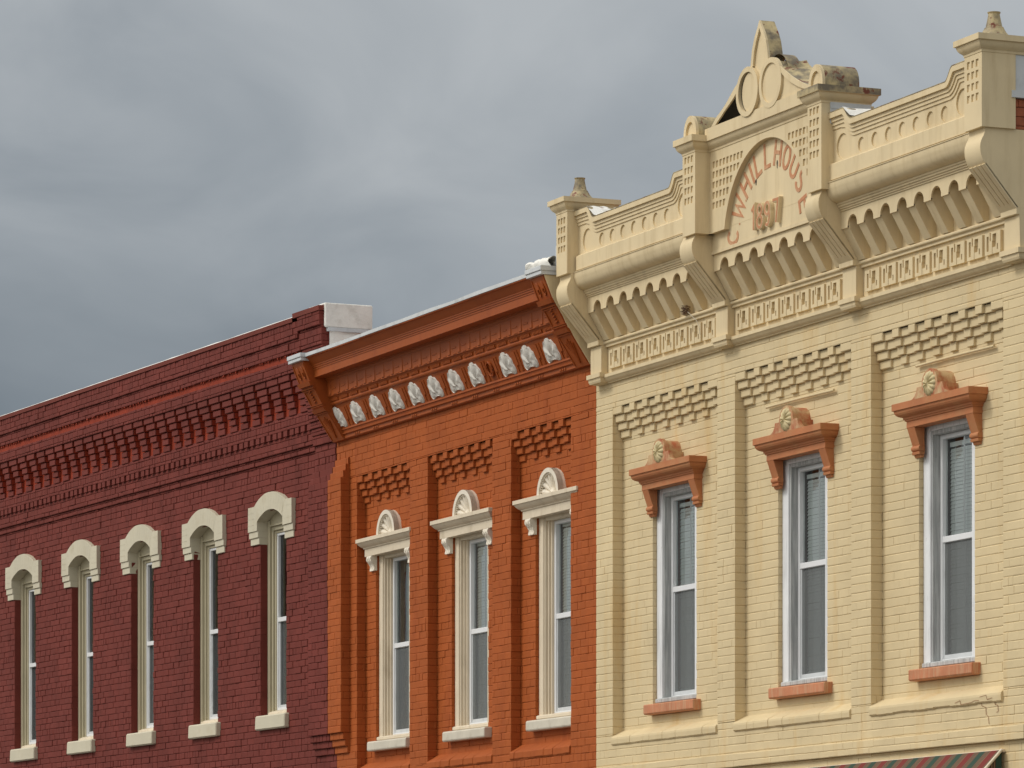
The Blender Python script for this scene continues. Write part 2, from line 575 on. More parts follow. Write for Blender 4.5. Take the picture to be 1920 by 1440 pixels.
    def build(s, name, mats, parent=None, loc=(0, 0, 0), smooth=None, recalc=True, bevel=0, wobble=0.0):
        me = bpy.data.meshes.new(name)
        V = s.v
        if wobble:
            V = [tuple(Vector(v) + wobble * noise.noise_vector(Vector(v) * 7.0)) for v in V]
        me.from_pydata(V, [], s.f)
        if not isinstance(mats, (list, tuple)):
            mats = [mats]
        for m in mats:
            me.materials.append(m)
        if len(mats) > 1:
            me.polygons.foreach_set('material_index', s.m)
        at = me.attributes.new('tint', 'FLOAT', 'FACE')
        at.data.foreach_set('value', s.t)
        bm = bmesh.new()
        bm.from_mesh(me)
        if recalc:
            bmesh.ops.remove_doubles(bm, verts=bm.verts, dist=1e-5)
            bmesh.ops.recalc_face_normals(bm, faces=bm.faces)
        bm.to_mesh(me)
        bm.free()
        if smooth is not None:
            me.polygons.foreach_set('use_smooth', [True] * len(me.polygons))
            try:
                me.set_sharp_from_angle(angle=R(smooth))
            except Exception:
                pass
        o = bpy.data.objects.new(name, me)
        COL.objects.link(o)
        o.location = loc
        if parent is not None:
            o.parent = parent
        if bevel:
            md = o.modifiers.new('edge', 'BEVEL')
            md.width = bevel
            md.segments = 1
            md.limit_method = 'ANGLE'
            md.angle_limit = R(50)
        return o


def thing(name, label, cat, loc=(0, 0, 0), rz=0.0, group=None):
    o = bpy.data.objects.new(name, None)
    COL.objects.link(o)
    o.location = loc
    o.rotation_euler = (0, 0, rz)
    o['label'] = label
    o['category'] = cat
    if group:
        o['group'] = group
    return o


def empty(name, parent, loc=(0, 0, 0)):
    o = bpy.data.objects.new(name, None)
    COL.objects.link(o)
    o.parent = parent
    o.location = loc
    return o


def dup(o, loc, parent=None):
    c = o.copy()
    COL.objects.link(c)
    c.parent = parent or o.parent
    c.location = loc
    for ch in list(o.children):
        d = ch.copy()
        COL.objects.link(d)
        d.parent = c
    return c


def lin(a, b, n):
    return [a + (b - a) * i / n for i in range(n + 1)]


BH = 0.0675     # course height
BL = 0.172      # brick length


def bricks(mb, fn, u0, u1, z0, z1, holes=(), dep=0.006, bed=0.0045, head=0.0035, hdep=None, jit=0.0014, seed=0, vis=0.25, var=0.010, L=BL):
    """painted brickwork: every brick is a chamfered face with its own slight offset. fn(u, d, z) -> (x, p, z)"""
    rnd = random.Random(seed)
    hdep = dep if hdep is None else hdep
    k0 = math.floor(z0 / BH + 1e-6)
    k1 = math.ceil(z1 / BH - 1e-6)

    def wob(u, k):
        return 0.0035 * noise.noise(Vector((u * 0.9, k * 0.37, seed * 3.1)))
    for k in range(k0, k1):
        za, zb = max(k * BH, z0), min((k + 1) * BH, z1)
        if zb - za < 0.004:
            continue
        off = (0.5 if k % 2 else 0.0) * L + rnd.uniform(-0.015, 0.015)
        zm = (za + zb) / 2
        iv = [(u0, u1)]
        for ha, hb, hz0, hz1 in holes:
            if hz0 < zm < hz1:
                nv = []
                for a, b in iv:
                    if hb <= a or ha >= b:
                        nv.append((a, b))
                    else:
                        if ha - a > 0.004:
                            nv.append((a, ha))
                        if b - hb > 0.004:
                            nv.append((hb, b))
                iv = nv
        for a, b in iv:
            cuts = [a]
            i = math.floor((a - off) / L)
            while True:
                i += 1
                c = off + i * L + rnd.uniform(-var, var)
                if k % 7 == 3:
                    for cc in (c - L / 2, c):
                        if a + 0.03 < cc < b - 0.03 and cc > cuts[-1] + 0.03:
                            cuts.append(cc)
                elif a + 0.03 < c < b - 0.03:
                    cuts.append(c)
                if c > b + L:
                    break
            cuts.append(b)
            for c0, c1 in zip(cuts, cuts[1:]):
                j = rnd.gauss(0, jit)
                tl = rnd.gauss(0, jit * 0.45)
                tv = rnd.gauss(0, jit * 0.45)
                tnt = min(1, max(0, rnd.gauss(0.5, 0.22)))
                w0, w1 = wob(c0, k), wob(c1, k)
                y0, y1 = wob(c0, k + 1), wob(c1, k + 1)
                be = bed * rnd.uniform(0.6, 1.5)
                hd = head * rnd.uniform(0.5, 1.3) if rnd.random() < vis else 0.0
                mid = 0.35
                o = [(c0, -dep, za + w0), (c1, -dep, za + w1), (c1, -dep, zb + y1), (c0, -dep, zb + y0)]
                m1 = [(c0 + hd * .55, j - .0022 - tl, za + w0 + be * .55), (c1 - hd * .55, j - .0022 + tl, za + w1 + be * .55),
                      (c1 - hd * .55, j - .0022 + tl + tv, zb + y1 - be * .55), (c0 + hd * .55, j - .0022 - tl + tv, zb + y0 - be * .55)]
                f1 = [(c0 + hd * 1.7, j - tl, za + w0 + be * 1.5), (c1 - hd * 1.7, j + tl, za + w1 + be * 1.5),
                      (c1 - hd * 1.7, j + tl + tv, zb + y1 - be * 1.3), (c0 + hd * 1.7, j - tl + tv, zb + y0 - be * 1.3)]
                base = len(mb.v)
                for P in (o, m1, f1):
                    for u, d, z in P:
                        x, p, zz = fn(u, d, z)
                        mb.v.append((x, -p, zz))
                for r in (0, 4):
                    for q in range(4):
                        A = base + r + q
                        B = base + r + (q + 1) % 4
                        mb.f.append((A, B, B + 4, A + 4))
                        mb.t.append(tnt)
                        mb.m.append(mb.cm)
                mb.f.append((base + 8, base + 9, base + 10, base + 11))
                mb.t.append(tnt)
                mb.m.append(mb.cm)


def front(p):
    return lambda u, d, z: (u, p + d, z)


def side(x):                  # face looking towards +x, u = p coordinate
    return lambda u, d, z: (x + d, u, z)


def seg_arch(cx, half, rise, z0):
    Rr = (half * half + rise * rise) / (2 * rise)
    return lambda x: z0 + math.sqrt(max(0.0, Rr * Rr - min(abs(x - cx), half) ** 2)) - (Rr - rise)


def corbel_teeth(mb, x0, x1, ztop, rows, starts, period, width, pitch, back, p0=0.0, end_solid=None):
    """stepped dentil corbel under a plain wall: each course falls back, aligned headers stand proud of it"""
    for r in range(rows):
        zb, za = ztop - r * BH, ztop - (r + 1) * BH
        pt = p0 - r * pitch
        pbk = p0 - (r + 1) * pitch
        xs = [x0, x1]
        rr = random.Random(int(x0 * 100) + r)
        # backing course
        mb.bbox(x0, x1, back, pbk + rr.uniform(-.002, .002), za + .001, zb, .004)
        x = starts
        k = 0
        while x < x1 - 0.02:
            a = x + rr.uniform(-.006, .006)
            b = min(x + width + rr.uniform(-.008, .008), x1 - 0.003)
            mb.bbox(a, b, back, pt + rr.uniform(-.003, .002), za + .0035 + rr.uniform(-.001, .002), zb - .001, .003, t=rr.random())
            x += period
        if end_solid:
            for a, b in end_solid[r]:
                mb.bbox(a, b, back, pt, za + .003, zb - .001, .006)


# ================================================================== CREAM BUILDING
cb = thing('brick_building', 'cream painted brick building with ornate cream metal cornice, arched name panel and three white windows', 'building')
PIERS = [(0.0, 0.352), (2.469, 2.805), (4.892, 5.226), (7.318, 7.66)]
PANELS = [(0.352, 2.469), (2.805, 4.892), (5.226, 7.318)]
CW = [(0.973, 1.853), (3.406, 4.286), (5.827, 6.707)]
ZT = 6.572
mb = MB()
RECESS = -0.1
# piers, wall above the corbels, belt and base
bricks(mb, front(0), 0, 7.66, ZT, 6.86, seed=1, vis=.08, jit=.0006, dep=.005)
for i, (a, b) in enumerate(PIERS):
    bricks(mb, front(0), a, b, 3.70, ZT, seed=10 + i, vis=.08, jit=.0006, dep=.005)
    mb.box(a + .01, b - .008, -.30, -.0075, 3.3, 6.80)
    if i < 3:
        bricks(mb, side(b), -.1, -.0005, 3.64, ZT, seed=20 + i, vis=.08, jit=.0006, dep=.005, L=0.14)
for i, (a, b) in enumerate(PANELS):
    w = CW[i]
    bricks(mb, front(RECESS), a, b, 3.66, ZT, holes=[(w[0], w[1], 3.88, 5.83)], seed=30 + i, vis=.08, jit=.0006, dep=.005)
    mb.box(a - .02, w[0] - .008, -.30, -.1085, 3.5, ZT + .03)
    mb.box(w[1] + .008, b + .02, -.30, -.1085, 3.5, ZT + .03)
    mb.box(w[0] - .008, w[1] + .008, -.30, -.1085, 5.84, ZT + .03)
    mb.box(w[0] - .008, w[1] + .008, -.30, -.1085, 3.5, 3.86)
    bricks(mb, side(w[0]), -.25, -.1005, 3.88, 5.83, seed=40 + i, vis=.08, jit=.0006, dep=.005, L=0.2)
bricks(mb, front(0), 0, 7.66, 3.43, 3.70, seed=50, vis=.08, jit=.0006, dep=.005)
mb.box(.01, 7.65, -.3, -.0075, 3.331, 3.70)
bricks(mb, front(.028), -.01, 7.67, 3.325, 3.432, seed=51, vis=.08, jit=.0006, dep=.005)
mb.box(-.008, 7.668, -.1, .021, 3.327, 3.428)
bricks(mb, front(-.012), 0, 7.66, 0.0, 3.327, seed=52, vis=.08, jit=.0006, dep=.005)
mb.box(.01, 7.65, -.3, -.02, 0, 3.33)
mb.build('brick_wall', M['cream_brick'], cb, recalc=False)

# corbelled brick tables at the head of every panel
for i, (a, b) in enumerate(PANELS):
    mb = MB()
    st = a + 0.183 + 0.165
    corbel_teeth(mb, a + .001, b - .001, ZT, 4, st, 0.264, 0.098, 0.0245, -.12,
                 end_solid=[[(a + .001, a + .183), (b - .19, b - .001)]] + [[(a + .001, a + .183)]] * 3)
    mb.build('corbel_table', M['cream_brick'], cb)
# sloping ledges at the foot of the panels
for i, (a, b) in enumerate(PANELS):
    mb = MB()
    n = 16
    for k in range(n):
        xa, xb = a + (b - a) * k / n, a + (b - a) * (k + 1) / n
        d = random.uniform(-.003, .003) if i < 2 else 0
        zz = 3.618 if i < 2 else 3.616 - 0.004 * math.sin(k * 1.3)
        mb.extr([(-.115, 3.755), (-.095, 3.745), (.006 + d, 3.693), (.017 + d, 3.682), (.020 + d, 3.665), (.018 + d, zz + .01), (.008, zz), (-.115, zz)], xa, xb, caps=True)
    mb.build('sloping_ledge', M['cream_brick'], cb, bevel=.003, wobble=.003)
# cracked brickwork under the right-hand ledge
for pts in ([(6.93, 3.642), (6.99, 3.638), (7.0, 3.60), (7.06, 3.585), (7.07, 3.53), (7.10, 3.515), (7.11, 3.46)],
            [(7.00, 3.665), (7.10, 3.672), (7.115, 3.64), (7.19, 3.648), (7.20, 3.60), (7.24, 3.592), (7.25, 3.545), (7.22, 3.54)],
            [(6.62, 3.640), (6.70, 3.655), (6.71, 3.625), (6.86, 3.630), (6.93, 3.642)]):
    mb = MB()
    for (xa, za), (xb, zb) in zip(pts, pts[1:]):
        pz = .0225 if min(za, zb) > 3.61 else .0035
        t_ = .0025
        if abs(xb - xa) > abs(zb - za):
            mb.q((xa, pz, za - t_), (xb, pz, zb - t_ * .5), (xb, pz, zb + t_), (xa, pz, za + t_ * .6))
        else:
            mb.q((xa - t_ * 1.6, pz, za), (xa + t_, pz, za), (xb + t_ * 1.6, pz, zb), (xb - t_, pz, zb))
    mb.build('crack', M['crack'], cb)
# pale rods left in the brick above two windows
for a, b, z in ((3.24, 4.45, 6.245), (5.83, 7.05, 6.262)):
    mb = MB()
    mb.tube([(a, -.075, z), ((a + b) / 2, -.075, z + .004), (b, -.075, z)], .011)
    mb.build('iron_rod', M['cream_brick'], cb, smooth=60)


def window(parent, x0, W, z0, z1, rail, bottom_wood, mats, blind_from, pcase=-.136, psash=-.21, case_w=.113, steps=None, muntin=True, pwall=-.1, screen=True):
    """double-hung window; local origin = lower left of the opening"""
    w = empty('window', parent, (x0, 0, 0))
    cas, jamb, sashm = mats
    mb = MB()
    H1 = z1
    # casing boards
    mb.bbox(.002, case_w, pcase - .03, pcase, z0, H1, .004)
    mb.bbox(W - case_w, W - .002, pcase - .03, pcase, z0, H1, .004)
    mb.bbox(case_w + .001, W - case_w - .001, pcase - .03, pcase - .002, H1 - .075, H1, .004)
    mb.build('casing', cas, w)
    mb = MB()
    i0 = case_w
    zi = H1 - .075
    mb.bbox(i0 + .0005, i0 + .018, psash - .06, pcase - .012, z0, zi - .0005, .004)
    mb.bbox(W - i0 - .018, W - i0 - .0005, psash - .06, pcase - .012, z0, zi - .0005, .004)
    mb.box(i0 + .019, W - i0 - .019, psash - .06, pcase - .015, zi - .03, zi - .001)
    if steps:
        for (dx, pp) in steps:
            mb.bbox(i0 + .0185, i0 + dx, psash - .06, pp, z0, zi - .0305, .003)
            mb.bbox(W - i0 - dx, W - i0 - .0185, psash - .06, pp, z0, zi - .0305, .003)
    mb.build('jamb', jamb, w)
    a = i0 + (steps[-1][0] if steps else .018) + .0005
    b = W - a
    zt = zi - .031
    mb = MB()
    fw = .034
    zb = z0 + bottom_wood
    mb.bbox(a, a + fw, psash - .05, psash, zb, zt, .004)
    mb.bbox(b - fw, b, psash - .05, psash, zb, zt, .004)
    mb.bbox(a + fw + .0005, b - fw - .0005, psash - .05, psash - .001, zt - fw, zt, .004)
    mb.bbox(a + fw + .0005, b - fw - .0005, psash - .05, psash - .001, zb, zb + .022, .004)
    mb.bbox(a + fw + .0005, b - fw - .0005, psash - .05, psash - .004, rail - .024, rail + .024, .004)
    if muntin:
        mb.box((a + b) / 2 - .008, (a + b) / 2 + .008, psash - .047, psash - .041, rail + .0245, zt - fw - .0005)
        mb.box((a + b) / 2 - .008, (a + b) / 2 + .008, psash - .057, psash - .051, zb + .0225, rail - .0245)
    mb.build('sash', sashm, w)
    mb = MB()
    mb.q((a + fw, psash - .036, rail + .024), (b - fw, psash - .036, rail + .024), (b - fw, psash - .036, zt - fw), (a + fw, psash - .036, zt - fw))
    mb.q((a + fw, psash - .046, zb + .022), (b - fw, psash - .046, zb + .022), (b - fw, psash - .046, rail - .024), (a + fw, psash - .046, rail - .024))
    mb.build('glass', M['glass'] if blind_from else M['glass_dark'], w)
    if screen:
        mb = MB()
        mb.q((a + fw, psash - .02, zb + .055), (b - fw, psash - .02, zb + .055), (b - fw, psash - .02, rail - .03), (a + fw, psash - .02, rail - .03))
        mb.build('insect_screen', M['screen'], w)
        mb = MB()
        mb.bbox(a + fw + .0005, a + fw + .016, psash - .03, psash - .012, zb + .0225, rail - .0245, .003)
        mb.bbox(a + fw + .0165, b - fw - .0005, psash - .03, psash - .012, zb + .0225, zb + .055, .003)
        mb.build('screen_frame', M['flashing'], w)
    if blind_from:
        mb = MB()
        zz = blind_from
        mb.box(a + .03, b - .03, psash - .105, psash - .07, zz, zz + .035)
        rr = random.Random(int(x0 * 50))
        while zz > zb + .06:
            zz -= .0285
            dz = .004
            o = rr.uniform(-.0015, .0015)
            mb.q((a + .032, psash - .082, zz + .0145 + o), (b - .032, psash - .082, zz + .0145 - o), (b - .032, psash - .072, zz - .0150 - o), (a + .032, psash - .072, zz - .0150 + o))
        for xx in (a + .12, b - .12):
            mb.box(xx - .002, xx + .002, psash - .0725, psash - .0705, zb + .05, blind_from)
        mb.build('blind', M['blind'], w)
    return w


# windows, sills and hoods of the cream building
for i, (x0, x1) in enumerate(CW):
    w = window(cb, x0, x1 - x0, 3.945, 5.832, 4.925, .045, (M['white_wood'], M['grey_wood'], M['vinyl']), 5.635)
    mb = MB()
    mb.extr([(-.25, 4.0), (-.145, 3.995), (-.108, 3.985), (-.108, 3.952), (-.25, 3.95)], .03, x1 - x0 - .004)
    mb.build('wood_subsill', M['grey_wood'], w, bevel=.004, wobble=.004)
    mb = MB()
    mb.extr([(-.2, 3.944), (-.03, 3.938), (-.022, 3.93), (-.022, 3.862), (-.034, 3.85), (-.2, 3.85)], -.03, x1 - x0 + .09)
    mb.build('stone_sill', M['salmon_sill'], w, bevel=.004, wobble=.005)

PW = -.1


def cream_hood(cx):
    h = empty('window_hood', cb, (cx, 0, 0))
    mb = MB()
    Z = 5.79
    prof = [(0, Z), (0, Z + .05), (.010, Z + .051), (.010, Z + .064), (.02, Z + .065), (.02, Z + .080), (.028, Z + .082), (.045, Z + .088),
            (.060, Z + .098), (.070, Z + .113), (.074, Z + .132), (.085, Z + .133), (.085, Z + .186)]
    mb.cap(-.525, .525, -.12, -.018, prof)
    mb.build('lintel_moulding', M['terracotta'], h, bevel=.002)
    for sx in (-1, 1):
        mb = MB()
        c = sx * .462
        a, b = c - .058, c + .058
        mb.extr([(-.11, 5.789), (-.02, 5.789), (-.068, 5.652), (-.11, 5.652)], a, b)
        roll = [(-.068 + .024 * math.cos(t) - .012, 5.632 + .024 * math.sin(t)) for t in lin(-math.pi / 2, math.pi / 2, 8)]
        mb.extr([(-.11, 5.6515)] + [(-.078, 5.6515)] + list(reversed(roll)) + [(-.11, 5.607)], a - .006, b + .006)
        mb.extr([(-.11, 5.606), (-.062, 5.606), (-.066, 5.585), (-.11, 5.585)], a - .003, b + .003)
        mb.extr([(-.11, 5.584), (-.078, 5.584), (-.088, 5.562), (-.11, 5.562)], a + .006, b - .006)
        mb.build('bracket', M['terracotta'], h, bevel=.002)
    # crest: flared plate, half barrel behind it, rosette
    mb = MB()
    zb = Z + .1865
    half = [(-.285, zb), (-.265, zb + .006), (-.235, zb + .022), (-.215, zb + .045), (-.205, zb + .07), (-.2, zb + .083), (-.125, zb + .083)]
    arc = [(.125 * math.cos(t), zb + .083 + .122 * math.sin(t)) for t in lin(math.pi * .97, math.pi * .03, 20)]
    poly = half + arc + [(-x, z) for x, z in reversed(half)]
    mb.prism(poly, .066, .030)
    mb.box(-.15, .15, -.12, .0295, zb, zb + .083)
    cyl = [(.112 * math.cos(t), zb + .0835 + .108 * math.sin(t)) for t in lin(math.pi, 0, 20)]
    mb.prism(cyl, .0295, -.115)
    mb.build('crest', M['terra_worn'], h, smooth=35)
    mb = MB()

    def petal(u, v):
        th = 2 * math.pi * v
        lob = abs(math.cos(th * 6.5))
        r = .098 * u * (0.90 + .10 * lob)
        hgt = .006 + .020 * math.sin(math.pi * min(1, u * 1.02)) * (0.35 + .65 * lob) + (.022 * (1 - u * 4) if u < .25 else 0)
        if u > .99:
            hgt = -.004
        return (r * math.cos(th), .067 + hgt, zb + .092 + r * math.sin(th))
    mb.polar(petal, 10, 78)
    mb.build('rosette', M['rosette'], h, smooth=50)
    return h


for x0, x1 in CW:
    cream_hood((x0 + x1) / 2 + .035)

# ---- cornice: pilasters and consoles
BR = [(0.058, 0.294), (2.605, 2.841), (4.901, 5.137), (7.479, 7.715)]
CON = [(.374, 7.735), (.374, 7.70), (.382, 7.675), (.397, 7.65), (.408, 7.62), (.411, 7.59), (.409, 7.56), (.402, 7.532), (.388, 7.498)]


def console(a, b, last=False):
    c = empty('cornice_console', cb, (a, 0, 0))
    w = b - a
    mb = MB()
    mb.extr([(-.15, 7.735)] + CON + [(.377, 7.483), (.106, 7.171), (-.15, 7.171)], 0, w)
    # raised fillets leave three flutes
    d = Vector((.385 - .115, 7.488 - 7.169))
    nrm = Vector((d.y, -d.x)).normalized() * .017
    P0 = Vector((.1045, 7.1715))
    P0 = P0 - nrm * .35
    D = Vector((.377, 7.483)) - nrm * .35 - P0

    def slat(x0, x1, t0, t1):
        A, B = P0 + D * t0, P0 + D * t1
        mb.extr([(A.x, A.y), (A.x + nrm.x, A.y + nrm.y), (B.x + nrm.x, B.y + nrm.y), (B.x, B.y)], x0, x1)
    g = .011
    sw = (w - 3 * g) / 4
    for k in range(4):
        slat(k * (sw + g), k * (sw + g) + sw, .12, .97)
    slat(0, w, 0.0, .1195)
    mb.build('scroll', M['cream_metal'], c, smooth=30)
    mb = MB()
    mb.bbox(-.0, w, -.1, .113, 7.124, 7.1705, .003)
    mb.build('scroll_foot', M['cream_metal'], c)
    mb = MB()
    mb.bbox(.004, w - .004, -.1, .083, 6.884, 7.1235, .003)
    mb.cap(.004, w - .004, -.1, .083, [(0.012, 6.884 - .001), (.012, 6.872), (.012, 6.850)][::-1] if False else [(-.02, 6.795), (-.02, 6.80), (0.004, 6.802), (.012, 6.818), (.016, 6.84), (.016, 6.845), (.028, 6.846), (.028, 6.8835)])
    mb.build('pilaster', M['cream_metal'], c)
    return c


for k, (a, b) in enumerate(BR):
    console(a, b, k == 3)
# plain end cheek of the cornice on the gable side
mb = MB()
mb.extr([(-.6, 6.86), (.08, 6.86), (.09, 7.171), (.34, 7.45), (.37, 7.6), (.36, 7.7345), (-.6, 7.7345)], 7.664, 7.7145)
mb.build('cornice_end_cheek', M['cream_metal'], cb)

BAYS = [(0.294, 2.605), (2.841, 4.901), (5.137, 7.479)]
FIRST = [0.3535, 3.18 - .135, 5.323 - .1365]
GK = ["#######.####",
      "#.....#.#..#",
      "#.###.#.#..#",
      "#.#.#.###..#"]
for k, (a, b) in enumerate(BAYS):
    # base moulding, astragal
    mb = MB()
    mb.extr([(-.1, 6.865), (.066, 6.865), (.066, 6.838), (.058, 6.832), (.05, 6.818), (.038, 6.806), (.022, 6.80), (.0225, 6.792), (-.1, 6.792)], a + .001, b - .001)
    mb.extr([(-.1, 7.161), (.045, 7.161), (.058, 7.156), (.064, 7.146), (.062, 7.136), (.052, 7.128), (.044, 7.126), (.044, 7.106), (-.1, 7.106)], a + .001, b - .001)
    mb.build('frieze_moulding', M['cream_metal'], cb, smooth=35)
    # frieze with a key pattern
    mb = MB()
    mb.box(a + .001, b - .001, -.1, .019, 6.8655, 7.48)
    per = .2725
    x = a + .075
    zA, zB = 6.908, 7.070
    h = zB - zA
    u = per / 12
    while x + .234 < b - .005:
        kx = [0, .028, .058, .074, .092, .108, .116, .172, .182, .198, .234]
        kz = [0, .16, .30, .42, .60, .84, .90, 1.0]

        def KP(i_, j_):
            xm_ = (kx[i_] + kx[i_ + 1]) / 2
            zm_ = (kz[j_] + kz[j_ + 1]) / 2
            hole = (.028 < xm_ < .058 and .16 < zm_ < .84) or (.074 < xm_ < .092 and zm_ > .60) or (.116 < xm_ < .172 and .30 < zm_ < .90) \
                or (.182 < xm_ < .198 and .16 < zm_ < .42) or (.108 < xm_ < .116 and zm_ < .60)
            return .0195 if hole else .044
        mb.pgrid([x + v_ for v_ in kx], [zA + h * v_ for v_ in kz], KP, pb=.0185)
        x += per
    mb.build('key_frieze', M['cream_metal'], cb)
    # scalloped valance
    arches = []
    x = a + (0.496 - 0.294) if k == 0 else (a + .205 if k == 1 else a + .186)
    while x < b + .05:
        arches.append(x)
        x += .2712
    rA = .079

    def bot(xx, arches=arches):
        for c in arches:
            if abs(xx - c) < rA:
                dx = abs(xx - c)
                return 7.405 + math.sqrt(max(0, rA * rA - dx * dx)) + 0.002
        return 7.394
    xs = [a + .001, b - .001]
    for c in arches:
        xs += [min(max(c + rA * math.cos(t), a + .001), b - .001) for t in lin(0, math.pi, 14)]
    mb = MB()
    mb.colplate(xs, bot, 7.53, .213, .198)
    mb.box(a + .001, b - .001, .02, .1975, 7.4795, 7.53)
    mb.build('scalloped_valance', M['cream_metal'], cb)
    # slanting modillions under the valance feet
    prof = [(.018, 7.478), (.196, 7.478), (.200, 7.391), (.064, 7.162), (.018, 7.162)]
    m0 = None
    feet = [(c0 + c1) / 2 for c0, c1 in zip(arches, arches[1:])]
    feet = [arches[0] - .1356] + feet + ([arches[-1] + .1356] if arches[-1] + .20 < b else [])
    for c in feet:
        if c - .055 < a:
            c = a + .058
        if c + .055 > b:
            continue
        if m0 is None:
            mb = MB()
            mb.extr(prof, -.055, .055)
            m0 = mb.build('modillion', M['cream_metal'], cb, (c, 0, 0), bevel=.002)
        else:
            dup(m0, (c, 0, 0))
    # big cyma and fillets
    mb = MB()
    if k != 1:
        cy = [(.344, 7.70), (.340, 7.683), (.335, 7.665), (.326, 7.642), (.312, 7.622), (.292, 7.607), (.270, 7.598), (.252, 7.594)]
        mb.extr([(.0, 7.738), (.346, 7.738), (.346, 7.70)] + cy[1:] + [(.252, 7.578), (.243, 7.578), (.243, 7.560), (.232, 7.560), (.232, 7.545), (.222, 7.545), (.222, 7.5305), (.0, 7.5305)], a + .001, b - .001)
    else:
        mb.extr([(.0, 7.560), (.232, 7.560), (.232, 7.5305), (.0, 7.5305)], a + .001, b - .001)
    mb.build('cyma_moulding', M['cream_metal'], cb, smooth=30)
    if k != 1:
        # sheet-metal ledge, plinth of the parapet
        mb = MB()
        mb.box(a + .003, b - .001, .0, .352, 7.7385, 7.7445)
        mb.box(a + .03, b - .002, .0, .30, 7.745, 7.7565)
        mb.extr([(.0, 7.8885), (.322, 7.8885), (.336, 7.877), (.336, 7.757), (.0, 7.757)], a + .024, b - .001)
        mb.build('parapet_plinth', M['cream_metal'], cb)
        # panel with discs
        L_, R_ = a, (b if k == 0 else b - .06)
        lo, hi = 0.0, 0.0
        xl = a + .27

        def cop(x, a=a, R_=R_):
            hiz, loz = 8.277, 8.166 if a < 1 else 8.178
            e1, e2 = a + .265, a + .415
            f1, f2 = R_ - .36, R_ - .245

            def S(t):
                t = min(1, max(0, t))
                return t * t * (3 - 2 * t)
            if x < (e1 + e2) / 2 + .2:
                return hiz + (loz - hiz) * S((x - e1) / (e2 - e1))
            return loz + (hiz - loz) * S((x - f1) / (f2 - f1))
        smp = [(x_, cop(x_)) for x_ in lin(a - .2, R_ + .2, 700)]

        def off(d, cache={}):
            tab = [(x_, min(z_ - math.sqrt(d * d - (x_ - q_) ** 2) for q_, z_ in smp if abs(x_ - q_) < d)) for x_, _z in smp]
            x_0, st_ = tab[0][0], tab[1][0] - tab[0][0]

            def f(x):
                t_ = (x - x_0) / st_
                i_ = max(0, min(len(tab) - 2, int(t_)))
                return tab[i_][1] + (tab[i_ + 1][1] - tab[i_][1]) * (t_ - i_)
            return f
        o1, o2, o3, o4, o5, o6, o7 = [off(d_) for d_ in (.042, .0425, .071, .0715, .099, .0995, .126)]
        xs = lin(a + .001, a + .25, 3) + lin(a + .255, a + .50, 30) + lin(a + .52, R_ - .50, 12) + lin(R_ - .48, R_ - .18, 34) + [R_ - .001]
        holes = []
        n = 8 if k == 0 else 7
        c0 = .788 if k == 0 else 5.642
        stp = .2215

        def ell(cx, cz, rx, rz):
            return (cx - rx, cx + rx, lambda x: cz - rz * math.sqrt(max(0, 1 - ((x - cx) / rx) ** 2)), lambda x: cz + rz * math.sqrt(max(0, 1 - ((x - cx) / rx) ** 2)), .287)
        for j in range(n):
            cx = c0 + stp * j
            if cx > R_ - .40:
                break
            holes.append(ell(cx, 7.966, .056, .056))
        holes.append(ell(a + .19, 8.005, .098, .098))
        holes.append(ell(R_ - .17, 8.005, .098, .098))
        hx = []
        for h in holes:
            cx, rx = (h[0] + h[1]) / 2, (h[1] - h[0]) / 2
            hx += [cx + rx * math.cos(t) for t in lin(0, math.pi, 16)]
        mb = MB()
        mb.colplate(xs + hx, 7.889, o7, .300, .15, holes=holes)
        mb.build('parapet_panel', M['cream_metal'], cb)
        mb = MB()
        mb.colplate(xs, o3, o2, .328, .29)
        mb.colplate(xs, o5, o4, .318, .29)
        mb.colplate(xs, o7, o6, .309, .29)
        mb.build('coping_fillets', M['cream_metal'], cb)
        mb = MB()
        mb.colplate(xs, o1, cop, .346, -.05)
        mb.build('coping', M['cream_rust'] if False else M['cream_metal'], cb)
        mb = MB()
        mb.colplate(xs, lambda x: cop(x) + .0008, lambda x: cop(x) + .006 + .003 * noise.noise(Vector((x * 14, 0, 0))), .3485, -.06)
        mb.build('coping_cap', M['cream_rust'], cb)
        # crumpled membrane lying in the step of the coping
        mb = MB()
        xm = a + .27

        def memb(u, v, xm=xm):
            x = xm + .0 + .17 * u
            p = .345 - .33 * v
            z = cop(xm + .02 + .12 * u) + .018 + .012 * noise.noise(Vector((x * 20, p * 14, k)))
            return (x, p, z)
        mb.polar(memb, 8, 14, closed=False)
        mb.build('roof_membrane', M['membrane'], cb, smooth=60)

# ---- name panel
ax, az, aR = 3.925, 7.535, .768
xl, xr = 2.842, 4.944
hw = math.sqrt(aR * aR - (7.692 - az) ** 2)
arch = lambda x: (az + math.sqrt(max(0, aR * aR - (x - ax) ** 2))) if abs(x - ax) < hw else 7.692
holes = []
rowz = [(z_, z_ + .054) for z_ in (8.220, 8.138, 8.055, 7.970, 7.886)]
for side_ in (0, 1):
    for c in range(9):
        x = (2.951 + c * .0655) if side_ == 0 else (4.905 - .044 - c * .0655)
        for z0, z1 in rowz:
            # keep clear of the arch ring
            zz = max(arch(x + .036), arch(x)) if True else 0
            need = arch(x + (.044 if side_ == 0 else 0)) + .035
            if z1 - max(z0, need) > .006:
                holes.append((x, x + .044, (lambda X, z0=z0: max(z0, arch(X) + .028)), z1, .263))
xs = lin(xl, xr, 10) + [ax - hw, ax + hw] + [ax + aR * math.cos(t) for t in lin(math.acos(hw / aR), math.pi - math.acos(hw / aR), 60)]
npan = MB()
npan.colplate(xs, arch, 8.376, .275, .2255, holes=holes)
npan = npan.build('name_panel', M['cream_metal'], cb)
